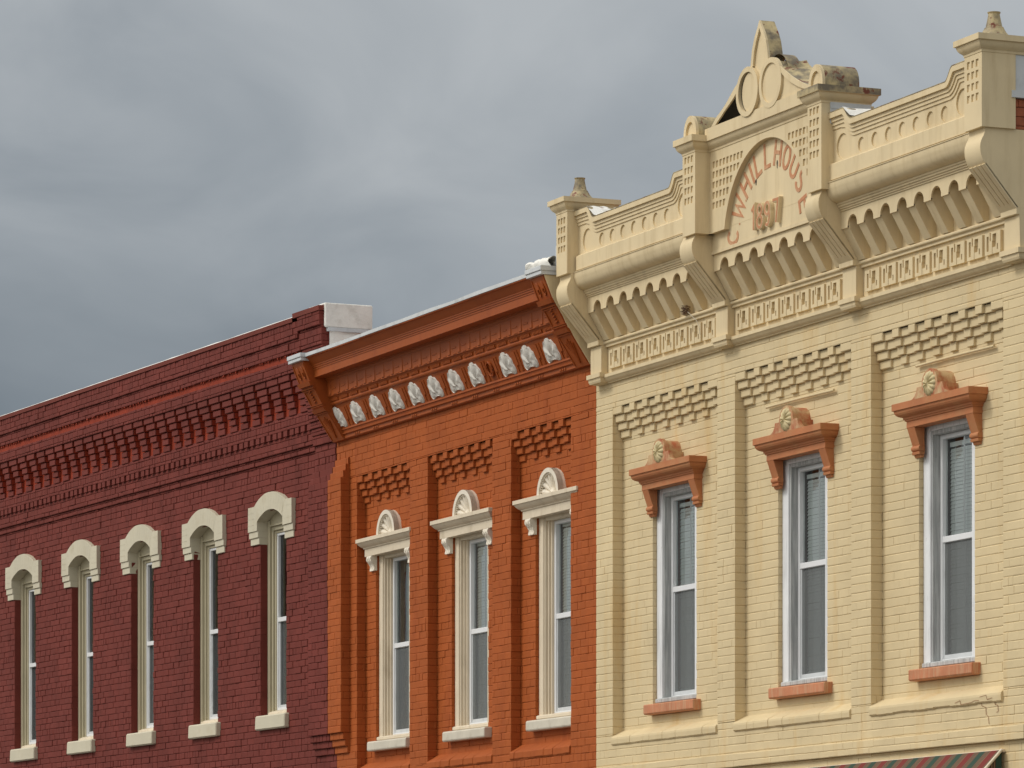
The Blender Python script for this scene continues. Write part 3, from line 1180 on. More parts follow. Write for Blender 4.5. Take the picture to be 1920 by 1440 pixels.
mb = MB()
mb.box(xl - .02, xr, -.05, .225, 7.5605, 8.34)
mb.box(xl - .02, xr, .10, .2262, 7.7185, 7.7205)
mb.build('arched_tympanum', M['cream_metal'], npan)
# stains / corroded holes on the tympanum
for (x, z, w_, h_) in ((3.662, 7.998, .012, .026), (4.045, 8.080, .010, .035)):
    mb = MB()
    mb.prism([(x + w_ * math.cos(t) * (1 + .3 * math.sin(3 * t)), z + h_ * math.sin(t)) for t in lin(0, 2 * math.pi, 12)[:-1]], .2263, .20)
    mb.build('corroded_hole', M['inner_dark'], npan)


def ribbon(mb, pts, w, pf, pb, closed=False):
    n = len(pts)
    Lf, Rt = [], []
    for i in range(n):
        p = Vector(pts[i])
        if closed:
            a, b = Vector(pts[i - 1]), Vector(pts[(i + 1) % n])
        else:
            a, b = Vector(pts[max(i - 1, 0)]), Vector(pts[min(i + 1, n - 1)])
        d1 = (p - a) if (closed or i > 0) else (b - p)
        d2 = (b - p) if (closed or i < n - 1) else (p - a)
        d1 = d1.normalized()
        d2 = d2.normalized()
        t = (d1 + d2)
        t = t.normalized() if t.length > 1e-6 else d1
        nr = Vector((-t.y, t.x))
        c = max(.45, nr.dot(Vector((-d1.y, d1.x))))
        Lf.append(p + nr * (w / 2 / c))
        Rt.append(p - nr * (w / 2 / c))
    m = n if closed else n - 1
    for i in range(m):
        j = (i + 1) % n
        A, B, C, D = Lf[i], Lf[j], Rt[j], Rt[i]
        mb.q((A.x, pf, A.y), (B.x, pf, B.y), (C.x, pf, C.y), (D.x, pf, D.y))
        mb.q((A.x, pf, A.y), (B.x, pf, B.y), (B.x, pb, B.y), (A.x, pb, A.y))
        mb.q((D.x, pf, D.y), (C.x, pf, C.y), (C.x, pb, C.y), (D.x, pb, D.y))
    if not closed:
        for i in (0, n - 1):
            A, D = Lf[i], Rt[i]
            mb.q((A.x, pf, A.y), (D.x, pf, D.y), (D.x, pb, D.y), (A.x, pb, A.y))


def arc(cx, cy, rx, ry, a0, a1, n=14):
    return [(cx + rx * math.cos(R(t)), cy + ry * math.sin(R(t))) for t in lin(a0, a1, n)]


GL = {  # strokes in a box about 0.6 wide, 1 high, centred on x = 0
    'C': [arc(0.02, .5, .30, .48, 50, 310, 18)],
    'W': [[(-.42, 1), (-.2, 0), (0, .75), (.2, 0), (.42, 1)]],
    'H': [[(-.26, 0), (-.26, 1)], [(.26, 0), (.26, 1)], [(-.17, .52), (.17, .52)]],
    'I': [[(0, 0), (0, 1)]],
    'L': [[(-.22, 1), (-.22, .06), (.26, .06)]],
    'O': ['c', arc(0, .5, .27, .46, 0, 345, 20)],
    'U': [[(-.26, 1), (-.26, .35)] + arc(0, .32, .26, .28, 180, 360, 10) + [(.26, 1)]],
    'S': [arc(0, .73, .24, .23, 30, 230, 10) + arc(0, .27, .26, .23, 60, -150, 12)],
    'E': [[(.27, .95), (-.22, .95), (-.22, .05), (.27, .05)], [(-.13, .5), (.18, .5)]],
}


def glyph(strokes, place, w, pf, pb, name, mat, parent):
    mb = MB()
    closed = False
    k = 0
    for s_ in strokes:
        if s_ == 'c':
            closed = True
            continue
        ribbon(mb, [place(x, y) for x, y in s_], w, pf + k * .0006, pb, closed)
        k += 1
        closed = False
    return mb.build(name, mat, parent)


def on_arch(ang, scale, r0):
    ca, sa = math.cos(R(ang)), math.sin(R(ang))
    tx, tz = sa, -ca           # reading direction along the arch

    def f(x, y):
        rr = r0 + y * scale
        return (ax + ca * rr + tx * x * scale, az - .0 + sa * rr + tz * x * scale)
    return f


word = [('C', 173, .185, .60), ('W', 152, .195, .56), ('H', 134, .20, .545), ('I', 122, .20, .545), ('L', 111, .20, .545), ('L', 95, .205, .545),
        ('H', 78, .205, .545), ('O', 63, .20, .545), ('U', 48, .20, .545), ('S', 33, .20, .545), ('E', 15, .20, .53)]
for ch, ang, scl, r0 in word:
    glyph(GL[ch], on_arch(ang, scl, r0), .031, .2285, .224, 'letter', M['letters'], npan)
for ang, r0 in ((163, .585), (142.5, .56)):
    f = on_arch(ang, .2, r0)
    mb = MB()
    ribbon(mb, [f(0, -.02), f(0, .06)], .014, .2285, .224)
    mb.build('full_stop', M['letters'], npan)
# raised date
DG = {'1': [[(-.16, .80), (.03, .95), (.03, 0)]],
      '8': ['c', arc(0, .74, .19, .21, 0, 342, 18), 'c', arc(0, .26, .22, .24, 0, 342, 18)],
      '9': ['c', arc(0, .70, .21, .25, 0, 342, 18), arc(-.0, .42, .21, .40, 30, -125, 14)],
      '7': [[(-.24, .94), (.22, .94), (.05, 0)]]}
for ch, x in (('1', 3.685), ('8', 3.80), ('9', 3.935), ('7', 4.085)):
    pl = lambda a, b, x=x: (x + a * .20, 7.607 + b * .195)
    g_ = glyph(DG[ch], pl, .034, .262, .224, 'date_numeral', M['cream_metal'], npan)
    mb = MB()
    closed = False
    k = 0
    for s_ in DG[ch]:
        if s_ == 'c':
            closed = True
            continue
        ribbon(mb, [pl(*q_) for q_ in s_], .022, .2645 + k * .0005, .261, closed)
        k += 1
        closed = False
    o = mb.build('numeral_face', M['letters'], npan)

# ---- parapet pillars with caps
PIL = [(0.058, 0.294, 8.275, 'tower'), (2.660, 2.901, 8.36, 'barrel'), (4.945, 5.183, 8.36, 'barrel'), (7.475, 7.735, 8.275, 'tower')]
for k, (a, b, zt, kind) in enumerate(PIL):
    p_ = empty('parapet_pillar', cb, (a, 0, 0))
    w = b - a
    rows = ([8.292, 8.205, 8.122, 8.040, 7.955] if kind == 'barrel' else [8.185, 8.105, 8.022, 7.940])
    holes = []
    for z in rows:
        for c in range(3):
            x = w * (.15 + .25 * c)
            holes.append((x, x + .042, z - .006, z + .048, .398))
    mb = MB()
    pbk = -.05 if kind == 'barrel' else (.13 if k == 3 else .15)
    z0 = 7.735 if k in (0, 3) else 7.692
    mb.colplate([0, w], z0, zt, .409, pbk, holes=holes)
    mb.build('shaft', M['cream_metal'], p_)
    mb = MB()
    Zc = zt
    cv = [(0.0, Zc - .002), (.004, Zc + .0), (.006, Zc + .016), (.012, Zc + .022), (.026, Zc + .034), (.038, Zc + .05), (.045, Zc + .068), (.046, Zc + .078), (.060, Zc + .0785)]
    hcap = .05 if kind == 'barrel' else .042
    depth = .02
    mb.cap(0, w, -.02, .409, cv + [(.060, Zc + .0785 + .003)], back=True)
    mb.build('capital', M['cream_metal'], p_, smooth=30)
    mb = MB()
    mb.cap(0, w, -.02, .409, [(.0605, Zc + .080), (.0605, Zc + .080 + hcap)], back=True)
    mb.build('capital_fascia', M['cream_rust'] if kind == 'barrel' and k == 2 else M['cream_metal'], p_)
    if kind == 'barrel':
        zb = Zc + .0805 + hcap
        r = .121
        cx = w / 2
        hz = .184
        mb = MB()
        out = [(cx + r * math.cos(t), zb + .03 + (hz - .03) * math.sin(t)) for t in lin(0, math.pi, 20)]
        out = [(cx + r, zb)] + out + [(cx - r, zb)]
        bt = lambda X: zb
        # front rim with sunk face
        rin = r * .68
        mb.colplate([cx + r * math.cos(t) for t in lin(0, math.pi, 24)] + [cx + rin * math.cos(t) for t in lin(0, math.pi, 16)], zb,
                    lambda X: zb + .03 + (hz - .03) * math.sqrt(max(0, 1 - ((X - cx) / r) ** 2)), .40, .375,
                    holes=[(cx - rin, cx + rin, zb + .012, lambda X: zb + .03 + (hz * .72 - .03) * math.sqrt(max(0, 1 - ((X - cx) / rin) ** 2)), .382)])
        mb.build('barrel_face', M['cream_metal'], p_)
        mb = MB()
        mb.prism([(cx + (x - cx) * 1.0, z + .001) for x, z in out], .3745, .08 if k == 2 else .17)
        mb.build('barrel_top', M['cream_rust'], p_, smooth=40, wobble=.003)
    else:
        zb = Zc + .0805 + hcap
        cx, cp = w / 2, .235
        mb = MB()
        mb.lathe(cx, cp, [(.125, zb), (.125, zb + .012), (.105, zb + .03), (.088, zb + .05), (.08, zb + .065), (.072, zb + .075), (.071, zb + .082), (.06, zb + .09), (.047, zb + .15), (.042, zb + .185), (.047, zb + .19), (.049, zb + .197), (.03, zb + .198)], 24, wob=.10)
        mb.build('finial', M['cream_rust'], p_, smooth=40)

# crown moulding over the name panel
mb = MB()
a, b = 2.902, 4.944
Zc = 8.36
pf = .275
prof = [(pf, 8.358), (pf + .006, 8.36), (pf + .008, 8.376), (pf + .014, 8.382), (pf + .028, 8.394), (pf + .04, 8.41), (pf + .046, 8.428), (pf + .047, 8.438), (pf + .061, 8.4385), (pf + .061, 8.490), (-.02, 8.490), (-.02, 8.358)]
mb.extr(prof, a, b)
mb.build('crown_moulding', M['cream_metal'], cb, smooth=30)

# ---- pediment
ped = empty('pediment', cb, (0, 0, 0))
PF, PBK = .335, .06
mb = MB()
mb.box(2.93, 4.915, PF - .03, PF, 8.4905, 8.540)
mb.build('base_rail', M['cream_metal'], ped)


def band(outer, inner, pf, pb, closed=False):
    mb = MB()
    n = len(outer)
    m = n if closed else n - 1
    for i in range(m):
        j = (i + 1) % n
        A, B, C, D = outer[i], outer[j], inner[j], inner[i]
        mb.q((A[0], pf, A[1]), (B[0], pf, B[1]), (C[0], pf, C[1]), (D[0], pf, D[1]))
        mb.q((A[0], pf, A[1]), (B[0], pf, B[1]), (B[0], pb, B[1]), (A[0], pb, A[1]))
        mb.q((D[0], pf, D[1]), (C[0], pf, C[1]), (C[0], pb, C[1]), (D[0], pb, D[1]))
    return mb


def strip(path, pf, pb, th=0.0):
    mb = MB()
    for (x0, z0), (x1, z1) in zip(path, path[1:]):
        mb.q((x0, pf, z0), (x1, pf, z1), (x1, pb, z1), (x0, pb, z0))
    return mb


# spire
spo = [(3.785, 8.893), (3.785, 8.905), (3.808, 9.02), (3.854, 9.118), (3.914, 9.195), (3.943, 9.241), (3.972, 9.20), (4.025, 9.13), (4.063, 9.06), (4.09, 8.97), (4.10, 8.905), (4.10, 8.893)]
spi = [(3.826, 8.893), (3.826, 8.905), (3.846, 9.0), (3.887, 9.09), (3.925, 9.148), (3.943, 9.18), (3.962, 9.148), (4.0, 9.09), (4.037, 9.01), (4.056, 8.95), (4.062, 8.905), (4.062, 8.893)]
sp = band(spo, spi, PF, PF - .018)
sp = sp.build('spire', M['cream_metal'], ped)
mb = MB()
mb.prism([(3.826, 8.60)] + spi[1:-1] + [(4.062, 8.60)], PF - .019, PF - .03)
mb.build('spire_panel', M['cream_metal'], sp)
mb = strip([(3.785, 8.70)] + spo[1:-1] + [(4.10, 8.70)], PF - .0185, .20)
mb.build('spire_shell', M['cream_rust'], sp)
# discs
for nm, cx, cz, ro, ri, broken in (('l', 3.738, 8.706, .199, .158, True), ('r', 4.142, 8.706, .199, .158, False)):
    th = lin(0, 2 * math.pi, 44)[:-1]
    pfd = PF + (.012 if broken else .004)
    ob = band([(cx + ro * math.cos(t), cz + ro * math.sin(t)) for t in th], [(cx + ri * math.cos(t), cz + ri * math.sin(t)) for t in th], pfd, pfd - .03, True)
    d = ob.build('disc_ring', M['cream_metal'], ped)
    mb = MB()
    if broken:
        mb.prism([(cx + .030 + (ri - .012) * math.cos(t), cz - .006 + (ri + .002) * math.sin(t)) for t in th], PF - .004, PF - .012)
    else:
        mb.prism([(cx + (ri + .01) * math.cos(t), cz + (ri + .01) * math.sin(t)) for t in th], PF - .010, PF - .017)
    mb.build('disc_face', M['cream_metal'], d)
# flares
lo_ = [(3.05, 8.541), (3.147, 8.603), (3.225, 8.634), (3.297, 8.666), (3.36, 8.702), (3.422, 8.743), (3.49, 8.783), (3.558, 8.815), (3.62, 8.85)]
li_ = [(3.124, 8.541), (3.17, 8.565), (3.235, 8.595), (3.297, 8.627), (3.38, 8.662), (3.456, 8.697), (3.51, 8.728), (3.545, 8.755), (3.575, 8.79)]
band(lo_, li_, PF, PF - .015).build('flare_rib', M['cream_metal'], ped)
ro_ = [(4.255, 8.86), (4.30, 8.815), (4.36, 8.777), (4.42, 8.743), (4.50, 8.697), (4.592, 8.652), (4.70, 8.605), (4.805, 8.567), (4.90, 8.541)]
ri_ = [(4.29, 8.79), (4.322, 8.762), (4.38, 8.715), (4.43, 8.683), (4.49, 8.649), (4.592, 8.603), (4.66, 8.576), (4.72, 8.556), (4.78, 8.541)]
band(ro_, ri_, PF, PF - .015).build('flare_rib', M['cream_metal'], ped)
# solid back sheet of the right half, open dark left half
mb = MB()
mb.prism([(4.0, 8.541), (4.80, 8.541)] + list(reversed(ri_[1:-1])) + [(4.25, 8.83), (4.0, 8.85)], PF - .019, PF - .024)
mb.prism([(3.80, 8.541), (3.9995, 8.541), (3.9995, 8.84), (3.90, 8.85), (3.88, 8.70), (3.82, 8.60)], PF - .0193, PF - .0243)
mb.build('back_sheet', M['cream_metal'], ped)
mb = strip(lo_, PF - .016, .12)
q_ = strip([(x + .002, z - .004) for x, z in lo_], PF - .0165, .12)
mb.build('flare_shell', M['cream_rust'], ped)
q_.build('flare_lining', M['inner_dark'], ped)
mb = MB()
for (x0, z0), (x1, z1) in zip(ro_, ro_[1:]):
    for j in range(5):
        pa, pb_ = PF - .016 - j * .05, PF - .016 - (j + 1) * .05
        f = lambda x, z, p: (x, p, z + .012 * noise.noise(Vector((x * 9, p * 12, 2))) * (1 if p < PF - .03 else 0) + .10 * max(0, (PF - .02 - p)))
        mb.q(f(x0, z0, pa), f(x1, z1, pa), f(x1, z1, pb_), f(x0, z0, pb_))
mb.build('flare_shell', M['cream_rust'], ped, smooth=60)
# curled shell over the right disc
mb = MB()
path = [(4.142 + .215 * math.cos(t), 8.72 + .215 * math.sin(t)) for t in lin(R(150), R(8), 14)]
for (x0, z0), (x1, z1) in zip(path, path[1:]):
    mb.q((x0, PF - .06, z0), (x1, PF - .06, z1), (x1, .16, z1), (x0, .16, z0))
mb.build('curled_shell', M['cream_rust'], ped, smooth=60)
mb = MB()
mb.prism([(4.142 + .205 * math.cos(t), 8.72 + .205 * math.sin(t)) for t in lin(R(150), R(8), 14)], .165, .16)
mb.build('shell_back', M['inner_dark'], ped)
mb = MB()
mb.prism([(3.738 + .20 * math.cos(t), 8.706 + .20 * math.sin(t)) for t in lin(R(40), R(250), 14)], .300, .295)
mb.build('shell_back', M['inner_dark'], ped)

# flashings of the cream parapet
mb = MB()
mb.box(7.64, 7.728, -.32, .129, 8.015, 8.275)
mb.build('flashing', M['flashing'], cb)
mb = MB()
mb.box(7.60, 7.745, -12.0, .164, 7.962, 8.012)
mb.build('flashing', M['flashing'], cb)
for (a, b, z0, z1, p0, p1) in ((5.1835, 5.190, 8.20, 8.368, -.02, .335), (5.190, 5.194, 8.318, 8.330, -.02, .330), (.2945, .300, 8.20, 8.284, .0, .30)):
    mb = MB()
    mb.bbox(a, b, p0, p1, z0, z1, .004)
    mb.build('flashing', M['flashing'], cb)
# bare brick of the gable parapet
mb = MB()
bricks(mb, lambda u, d, z: (7.713 + d, -u, z), -.126, 3.5, 7.735, 7.960, seed=77, dep=.010, bed=.006, head=.006, vis=1, L=.2)
mb.build('bare_brick_parapet', M['raw_brick'], cb, recalc=False)
mb = MB()
mb.box(7.45, 7.704, -12, .126, 7.736, 7.9605)
mb.build('parapet_mortar', M['mortar'], cb)

# shell of the building behind the facade
mb = MB()
mb.box(.01, 7.70, -14, -13.8, 0, 7.7)
mb.box(.01, .22, -13.79, -.31, 0, 7.7)
mb.box(7.45, 7.70, -13.79, -.31, 0, 7.70)
mb.box(.225, 7.445, -13.79, -.05, 6.95, 7.05)
mb.build('side_walls_and_roof', M['raw_brick'], cb)
# ================================================================== ORANGE BUILDING
ob_ = thing('brick_building', 'orange painted brick building with white shell ornaments along its cornice, between red and cream neighbours', 'building', (-6.44, 0, 0))
OX = 6.44      # world x = local x - 6.44


def ox(x):
    return x + OX


mb = MB()
OP = [(-6.44, -5.879), (-4.45, -3.982), (-2.372, -1.927), (-.561, -.002)]
OPAN = [(-5.879, -4.45), (-3.982, -2.372), (-1.927, -.561)]
OW = [(-5.606, -4.702), (-3.612, -2.708), (-1.585, -.681)]
OZ = 6.60
for i, (a, b) in enumerate(OP):
    bricks(mb, front(0), ox(a), ox(b), 3.64, OZ, seed=100 + i, vis=.6, dep=.005)
    mb.box(ox(a) + .01, ox(b) - .008, -.3, -.0075, 3.3, 7.0)
    if i < 3:
        bricks(mb, side(ox(b)), -.1, -.0005, 3.60, OZ, seed=110 + i, vis=.6, dep=.005, L=.14)
bricks(mb, front(0), 0, ox(-.002), OZ, 7.03, seed=105, vis=.6, dep=.005)
for i, (a, b) in enumerate(OPAN):
    w = OW[i]
    bricks(mb, front(-.1), ox(a), ox(b), 3.6, OZ, holes=[(ox(w[0]), ox(w[1]), 3.87, 5.86)], seed=120 + i, vis=.6, dep=.005)
    mb.box(ox(a) - .02, ox(w[0]) - .008, -.30, -.1085, 3.5, OZ + .03)
    mb.box(ox(w[1]) + .008, ox(b) + .02, -.30, -.1085, 3.5, OZ + .03)
    mb.box(ox(w[0]) - .008, ox(w[1]) + .008, -.30, -.1085, 5.87, OZ + .03)
    mb.box(ox(w[0]) - .008, ox(w[1]) + .008, -.30, -.1085, 3.5, 3.85)
    bricks(mb, side(ox(w[0])), -.25, -.1005, 3.87, 5.86, seed=130 + i, vis=.6, dep=.005, L=.2)
bricks(mb, front(0), 0, ox(-.002), 0, 3.64, seed=140, vis=.6, dep=.005)
mb.box(.01, ox(-.01), -.3, -.0075, 0, 3.64)
mb.build('brick_wall', M['orange_brick'], ob_, recalc=False)
# shared pier: orange half
mb = MB()
xa, xb = 0.0, ox(-6.067)
bricks(mb, front(.1), xa, xb, 4.05, 6.615, seed=150, vis=.6, dep=.005)
bricks(mb, side(xb), 0, .0995, 4.05, 6.615, seed=151, vis=.6, dep=.005, L=.14)
mb.box(xa + .008, xb - .008, -.05, .092, 4.052, 6.613)
for k in range(4):
    pz = .1 - .025 * (k + 1)
    if pz > .004:
        bricks(mb, front(pz), xa, xb, 6.615 + k * BH, 6.615 + (k + 1) * BH - .001, seed=160 + k, vis=.6, dep=.005)
        mb.box(xa, xb - .006, -.05, pz - .006, 6.615 + k * BH, 6.615 + (k + 1) * BH)
        bricks(mb, front(pz), xa, xb - .01, 4.049 - (k + 1) * BH + .001, 4.049 - k * BH, seed=170 + k, vis=.6, dep=.005)
        mb.box(xa, xb - .006, -.05, pz - .006, 4.049 - (k + 1) * BH, 4.048 - k * BH)
mb.build('corner_pier', M['orange_brick'], ob_, recalc=False)
for i, (a, b) in enumerate(OPAN):
    mb = MB()
    sd = .14 if i != 1 else .0
    st = ox(a) + sd + (.165 if i != 1 else .12)
    corbel_teeth(mb, ox(a) + .001, ox(b) - .001, OZ, 4, st, .263, .104, .026, -.12,
                 end_solid=[[(ox(a) + .001, ox(a) + max(sd, .01))]] * 4 if sd else None)
    mb.build('corbel_table', M['orange_brick'], ob_)
    mb = MB()
    n = 14
    for k in range(n):
        xa, xb = ox(a) + (b - a) * k / n, ox(a) + (b - a) * (k + 1) / n
        d = random.uniform(-.004, .004)
        mb.extr([(-.115, 3.735), (-.095, 3.725), (.002 + d, 3.662), (.010 + d, 3.652), (.012 + d, 3.6), (.004, 3.588), (-.115, 3.588)], xa, xb)
    mb.build('sloping_ledge', M['orange_brick'], ob_, bevel=.004, wobble=.004)

for i, (a, b) in enumerate(OW):
    W = b - a
    w = window(ob_, ox(a), W, 3.94, 5.862, 4.88, .05, (M['trim_cream'], M['trim_cream'], M['vinyl']), 5.70 if i else None,
               pcase=-.132, psash=-.215, case_w=.10, steps=[(.04, -.170), (.062, -.192)], muntin=(i > 0))
    if i == 0:
        # faint drawn curtain
        mb = MB()
        mb.polar(lambda u, v: (.18 + .55 * u, -.36 + .012 * math.sin(u * 60), 4.0 + 1.7 * v), 60, 2, closed=False)
        mb.build('curtain', M['blind'], w, smooth=60)
    mb = MB()
    mb.extr([(-.25, 3.99), (-.13, 3.985), (-.105, 3.975), (-.105, 3.945), (-.25, 3.942)], .0, W - .004)
    mb.build('wood_subsill', M['trim_cream'], w, bevel=.004, wobble=.006)
    mb = MB()
    mb.extr([(-.2, 3.938), (-.032, 3.934), (-.02, 3.925), (-.02, 3.846), (-.032, 3.836), (-.2, 3.836)], -.05, W + .085)
    mb.build('stone_sill', M['stone_sill'], w, bevel=.006, wobble=.006)


def orange_hood(cx):
    h = empty('window_hood', ob_, (cx, 0, 0))
    mb = MB()
    Z = 5.790
    prof = [(0, Z), (0, Z + .078), (.012, Z + .0785), (.014, Z + .092), (.022, Z + .094), (.034, Z + .102), (.048, Z + .116), (.060, Z + .132), (.062, Z + .138), (.072, Z + .1385), (.072, Z + .176)]
    mb.cap(-.655, .655, -.12, -.055, prof)
    mb.build('lintel_moulding', M['trim_cream'], h, bevel=.002)
    for sx in (-1, 1):
        mb = MB()
        c = sx * .512

        def con(u, v, c=c):
            # foliated console: bulging S profile with leaf ripples
            z = 5.789 - .148 * u
            out = .052 * math.cos(u * 1.25) + .012 * math.sin(u * 7)
            rip = .006 * math.sin(v * math.pi * 5) * math.sin(u * 22) + .005 * noise.noise(Vector((v * 9, u * 9, cx)))
            return (c - .06 + .12 * v, -.1 + out + rip * (0 < v < 1), z)
        mb.polar(con, 22, 14, closed=False)
        for xx in (c - .06, c + .06):
            for k in range(22):
                u0, u1 = k / 22, (k + 1) / 22
                P0, P1 = con(u0, 0), con(u1, 0)
                mb.q((xx, P0[1], P0[2]), (xx, P1[1], P1[2]), (xx, -.11, P1[2]), (xx, -.11, P0[2]))
        P1 = con(1, .5)
        mb.q((c - .06, P1[1], P1[2]), (c + .06, P1[1], P1[2]), (c + .06, -.11, P1[2]), (c - .06, -.11, P1[2]))
        mb.build('console', M['trim_white'], h, smooth=40)
    # fan light
    zb = Z + .1765
    Rr = .243
    th = lin(0, math.pi, 36)
    ob = band([(Rr * math.cos(t), zb + Rr * math.sin(t) * .97) for t in th], [((Rr - .048) * math.cos(t), zb + (Rr - .048) * math.sin(t)) for t in th], -.018, -.075)
    for (x0, z0), (x1, z1) in zip([(Rr * math.cos(t), zb + Rr * math.sin(t) * .97) for t in th], [(Rr * math.cos(t), zb + Rr * math.sin(t) * .97) for t in th[1:]]):
        ob.q((x0, -.0185, z0), (x1, -.0185, z1), (x1, -.115, z1), (x0, -.115, z0))
    f = ob.build('fan_arch', M['trim_white'], h, smooth=35)
    mb = MB()
    for k in range(26):
        t = math.pi * (k + .5) / 26
        r = Rr - .056
        x, z = r * math.cos(t), zb + r * math.sin(t)
        mb.box(x - .007, x + .007, -.07, -.030, z - .007, z + .007)
    mb.build('beading', M['trim_white'], f)
    mb = MB()

    def fan(u, v):
        t = math.pi * v
        r = (.02 + (Rr - .075) * u) * (1 + .03 * abs(math.cos(t * 8)) * (u > .95))
        hgt = -.085 + .030 * u * (1 - .5 * u) + .034 * abs(math.sin(t * 8)) ** .7 * u + (.03 * (1 - u * 5) if u < .2 else 0)
        return (r * math.cos(t), hgt, zb + r * math.sin(t))
    mb.polar(fan, 10, 96, closed=False)
    mb.build('fan_shell', M['trim_white'], h, smooth=50)
    return h


for a, b in OW:
    orange_hood(ox((a + b) / 2 + .005))

# ---- cornice
CL, CR = ox(-6.10), ox(-.33)
mb = MB()
mb.extr([(-.1, 7.80), (.470, 7.80), (.470, 7.79), (.452, 7.785), (.438, 7.772), (.424, 7.752), (.408, 7.735), (.396, 7.722), (.396, 7.712), (.388, 7.710), (.388, 7.694), (.380, 7.692), (.380, 7.676), (.374, 7.674), (.372, 7.603), (.30, 7.602), (.262, 7.600), (.262, 7.588), (.246, 7.586), (.238, 7.568), (-.1, 7.568)], CL + .001, CR - .001)
mb.build('crown_moulding', M['orange_metal'], ob_, smooth=25)
mb = MB()
mb.extr([(-.1, 7.5675), (.235, 7.5675), (.228, 7.414), (.214, 7.410), (.206, 7.398), (.198, 7.39), (.188, 7.362), (.192, 7.358), (.194, 7.346), (.188, 7.334), (.176, 7.328), (.164, 7.326), (.158, 7.308), (-.1, 7.308)], CL + .001, CR - .001)
# relief on the upper frieze and the rope
x = CL + .05
k = 0
while x < CR - .1:
    mb.bbox(x, x + .052, .2, .2375, 7.425, 7.56, .003)
    mb.bbox(x + .085, x + .19, .2, .2365, 7.474, 7.488, .003)
    mb.bbox(x + .115, x + .195, .2, .2345, 7.419, 7.43, .003)
    x += .243
x = CL + .02
while x < CR - .02:
    if (int((x - CL) / .03) % 9) < 7:
        mb.extr([(.19, 7.366), (.205, 7.366), (.212, 7.392), (.19, 7.392)], x, x + .017)
    x += .03
mb.build('upper_frieze', M['orange_metal'], ob_)
mb = MB()
FZ0, FZ1, FP0, FP1 = 7.105, 7.3075, .070, .158


def fp(z):
    return FP0 + (FP1 - FP0) * (z - FZ0) / (FZ1 - FZ0)


mb.extr([(-.1, FZ1), (FP1, FZ1), (FP0, FZ0), (.078, 7.1045), (.078, 7.088), (.066, 7.082), (.060, 7.062), (.070, 7.058), (.068, 7.048), (.048, 7.040), (.046, 7.008), (.030, 6.999), (-.1, 6.999)], CL + .001, CR - .001)
SH = [-6.075, -5.567, -5.04, -4.518, -4.005, -3.507, -3.0, -2.49, -1.742, -1.238, -.732, -.245]
gaps = [(SH[i] + SH[i + 1]) / 2 for i in range(len(SH) - 1) if i != 7] + [-2.27, -1.98]
for g in gaps:
    g = ox(g)
    for dx in (-.055, .018, .04):
        mb.extr([(fp(7.115) - .01, 7.115), (fp(7.115) + .010, 7.115), (fp(7.296) + .010, 7.296), (fp(7.296) - .01, 7.296)], g + dx, g + dx + .016)
    mb.extr([(fp(7.17) - .01, 7.17), (fp(7.17) + .016, 7.17), (fp(7.29) + .016, 7.29), (fp(7.29) - .01, 7.29)], g - .028, g + .008)
for k in range(11):
    c = CL + .36 + k * .512
    for d in (-.05, 0, .05):
        mb.bbox(c + d - .014, c + d + .014, .03, .056, 7.014, 7.034, .004)
mb.build('shell_frieze', M['orange_metal'], ob_)


OUT = [(x_ * 1.10, z_) for x_, z_ in [(0, .128), (.026, .122), (.036, .106), (.044, .098), (.066, .104), (.086, .088), (.094, .070), (.100, .060), (.118, .046), (.124, .022),
       (.120, .002), (.126, -.012), (.136, -.04), (.138, -.072), (.128, -.098), (.106, -.110), (.08, -.104), (.05, -.092), (.025, -.088), (0, -.087)]]


def shell_mesh():
    """palmette: five flutes fanning from the foot, two volutes below"""
    mb = MB()
    ring = OUT + [(-x, z) for x, z in reversed(OUT[1:-1])]
    n = len(ring)
    foot = (0.0, -.045)

    def sh(u, v):
        k = int(round(v * n)) % n
        x, z = ring[k]
        x, z = foot[0] + (x - foot[0]) * u, foot[1] + (z - foot[1]) * u
        ang = math.atan2(x, z - foot[1] + .02)
        if z > -.05:
            fl = (.5 + .5 * math.cos(ang * 6.0)) ** .55
            h = .003 + .028 * fl * math.sin(math.pi * min(1, .12 + u * .9)) ** .7
        else:
            h = .010
        for sx in (-1, 1):
            d = math.hypot(x - sx * .085, (z + .066) * 1.1)
            h = max(h, .006 + .019 * math.sqrt(max(0, 1 - (d / .040) ** 2)) * (d < .040))
            h -= .009 * max(0, 1 - abs(d - .048) / .012) * (z < -.02)
        if u > .93:
            h = max(.013, h * .8)
        if u > .999:
            h = -.006
        return (x, h, z)
    mb.polar(sh, 16, n)
    return mb


smb = shell_mesh()
SC = (FZ0 + FZ1) / 2 - .004
sl = (FP1 - FP0) / (FZ1 - FZ0)
smb.v = [(x, y - (fp(SC) + sl * z + .003), SC + z * .90) for x, y, z in smb.v]
s0 = None
for x in SH:
    if s0 is None:
        s0 = smb.build('shell_ornament', M['shell_white'], ob_, (ox(x), 0, 0), smooth=60)
    else:
        dup(s0, (ox(x), 0, 0))
# acanthus scroll where one shell is missing
mb = MB()
for sx in (-1, 1):
    pts = []
    for t in lin(0, 1, 14):
        ang = t * 4.2
        r = .055 * (1 - .6 * t)
        pts.append((sx * (.012 + r * math.sin(ang)), fp(7.20 + .07 * math.cos(ang) * (1 - .4 * t)) + .012, 7.20 + .07 * math.cos(ang) * (1 - .4 * t)))
    mb.tube(pts, .012, 6)
mb.build('acanthus_scroll', M['orange_metal'], ob_, (ox(-2.125), 0, 0), smooth=60)

# end brackets
BP = [(.048, 7.0), (.205, 7.235), (.245, 7.300), (.262, 7.315), (.285, 7.36), (.31, 7.41), (.36, 7.487), (.372, 7.50), (.405, 7.556), (.425, 7.60), (.49, 7.755)]


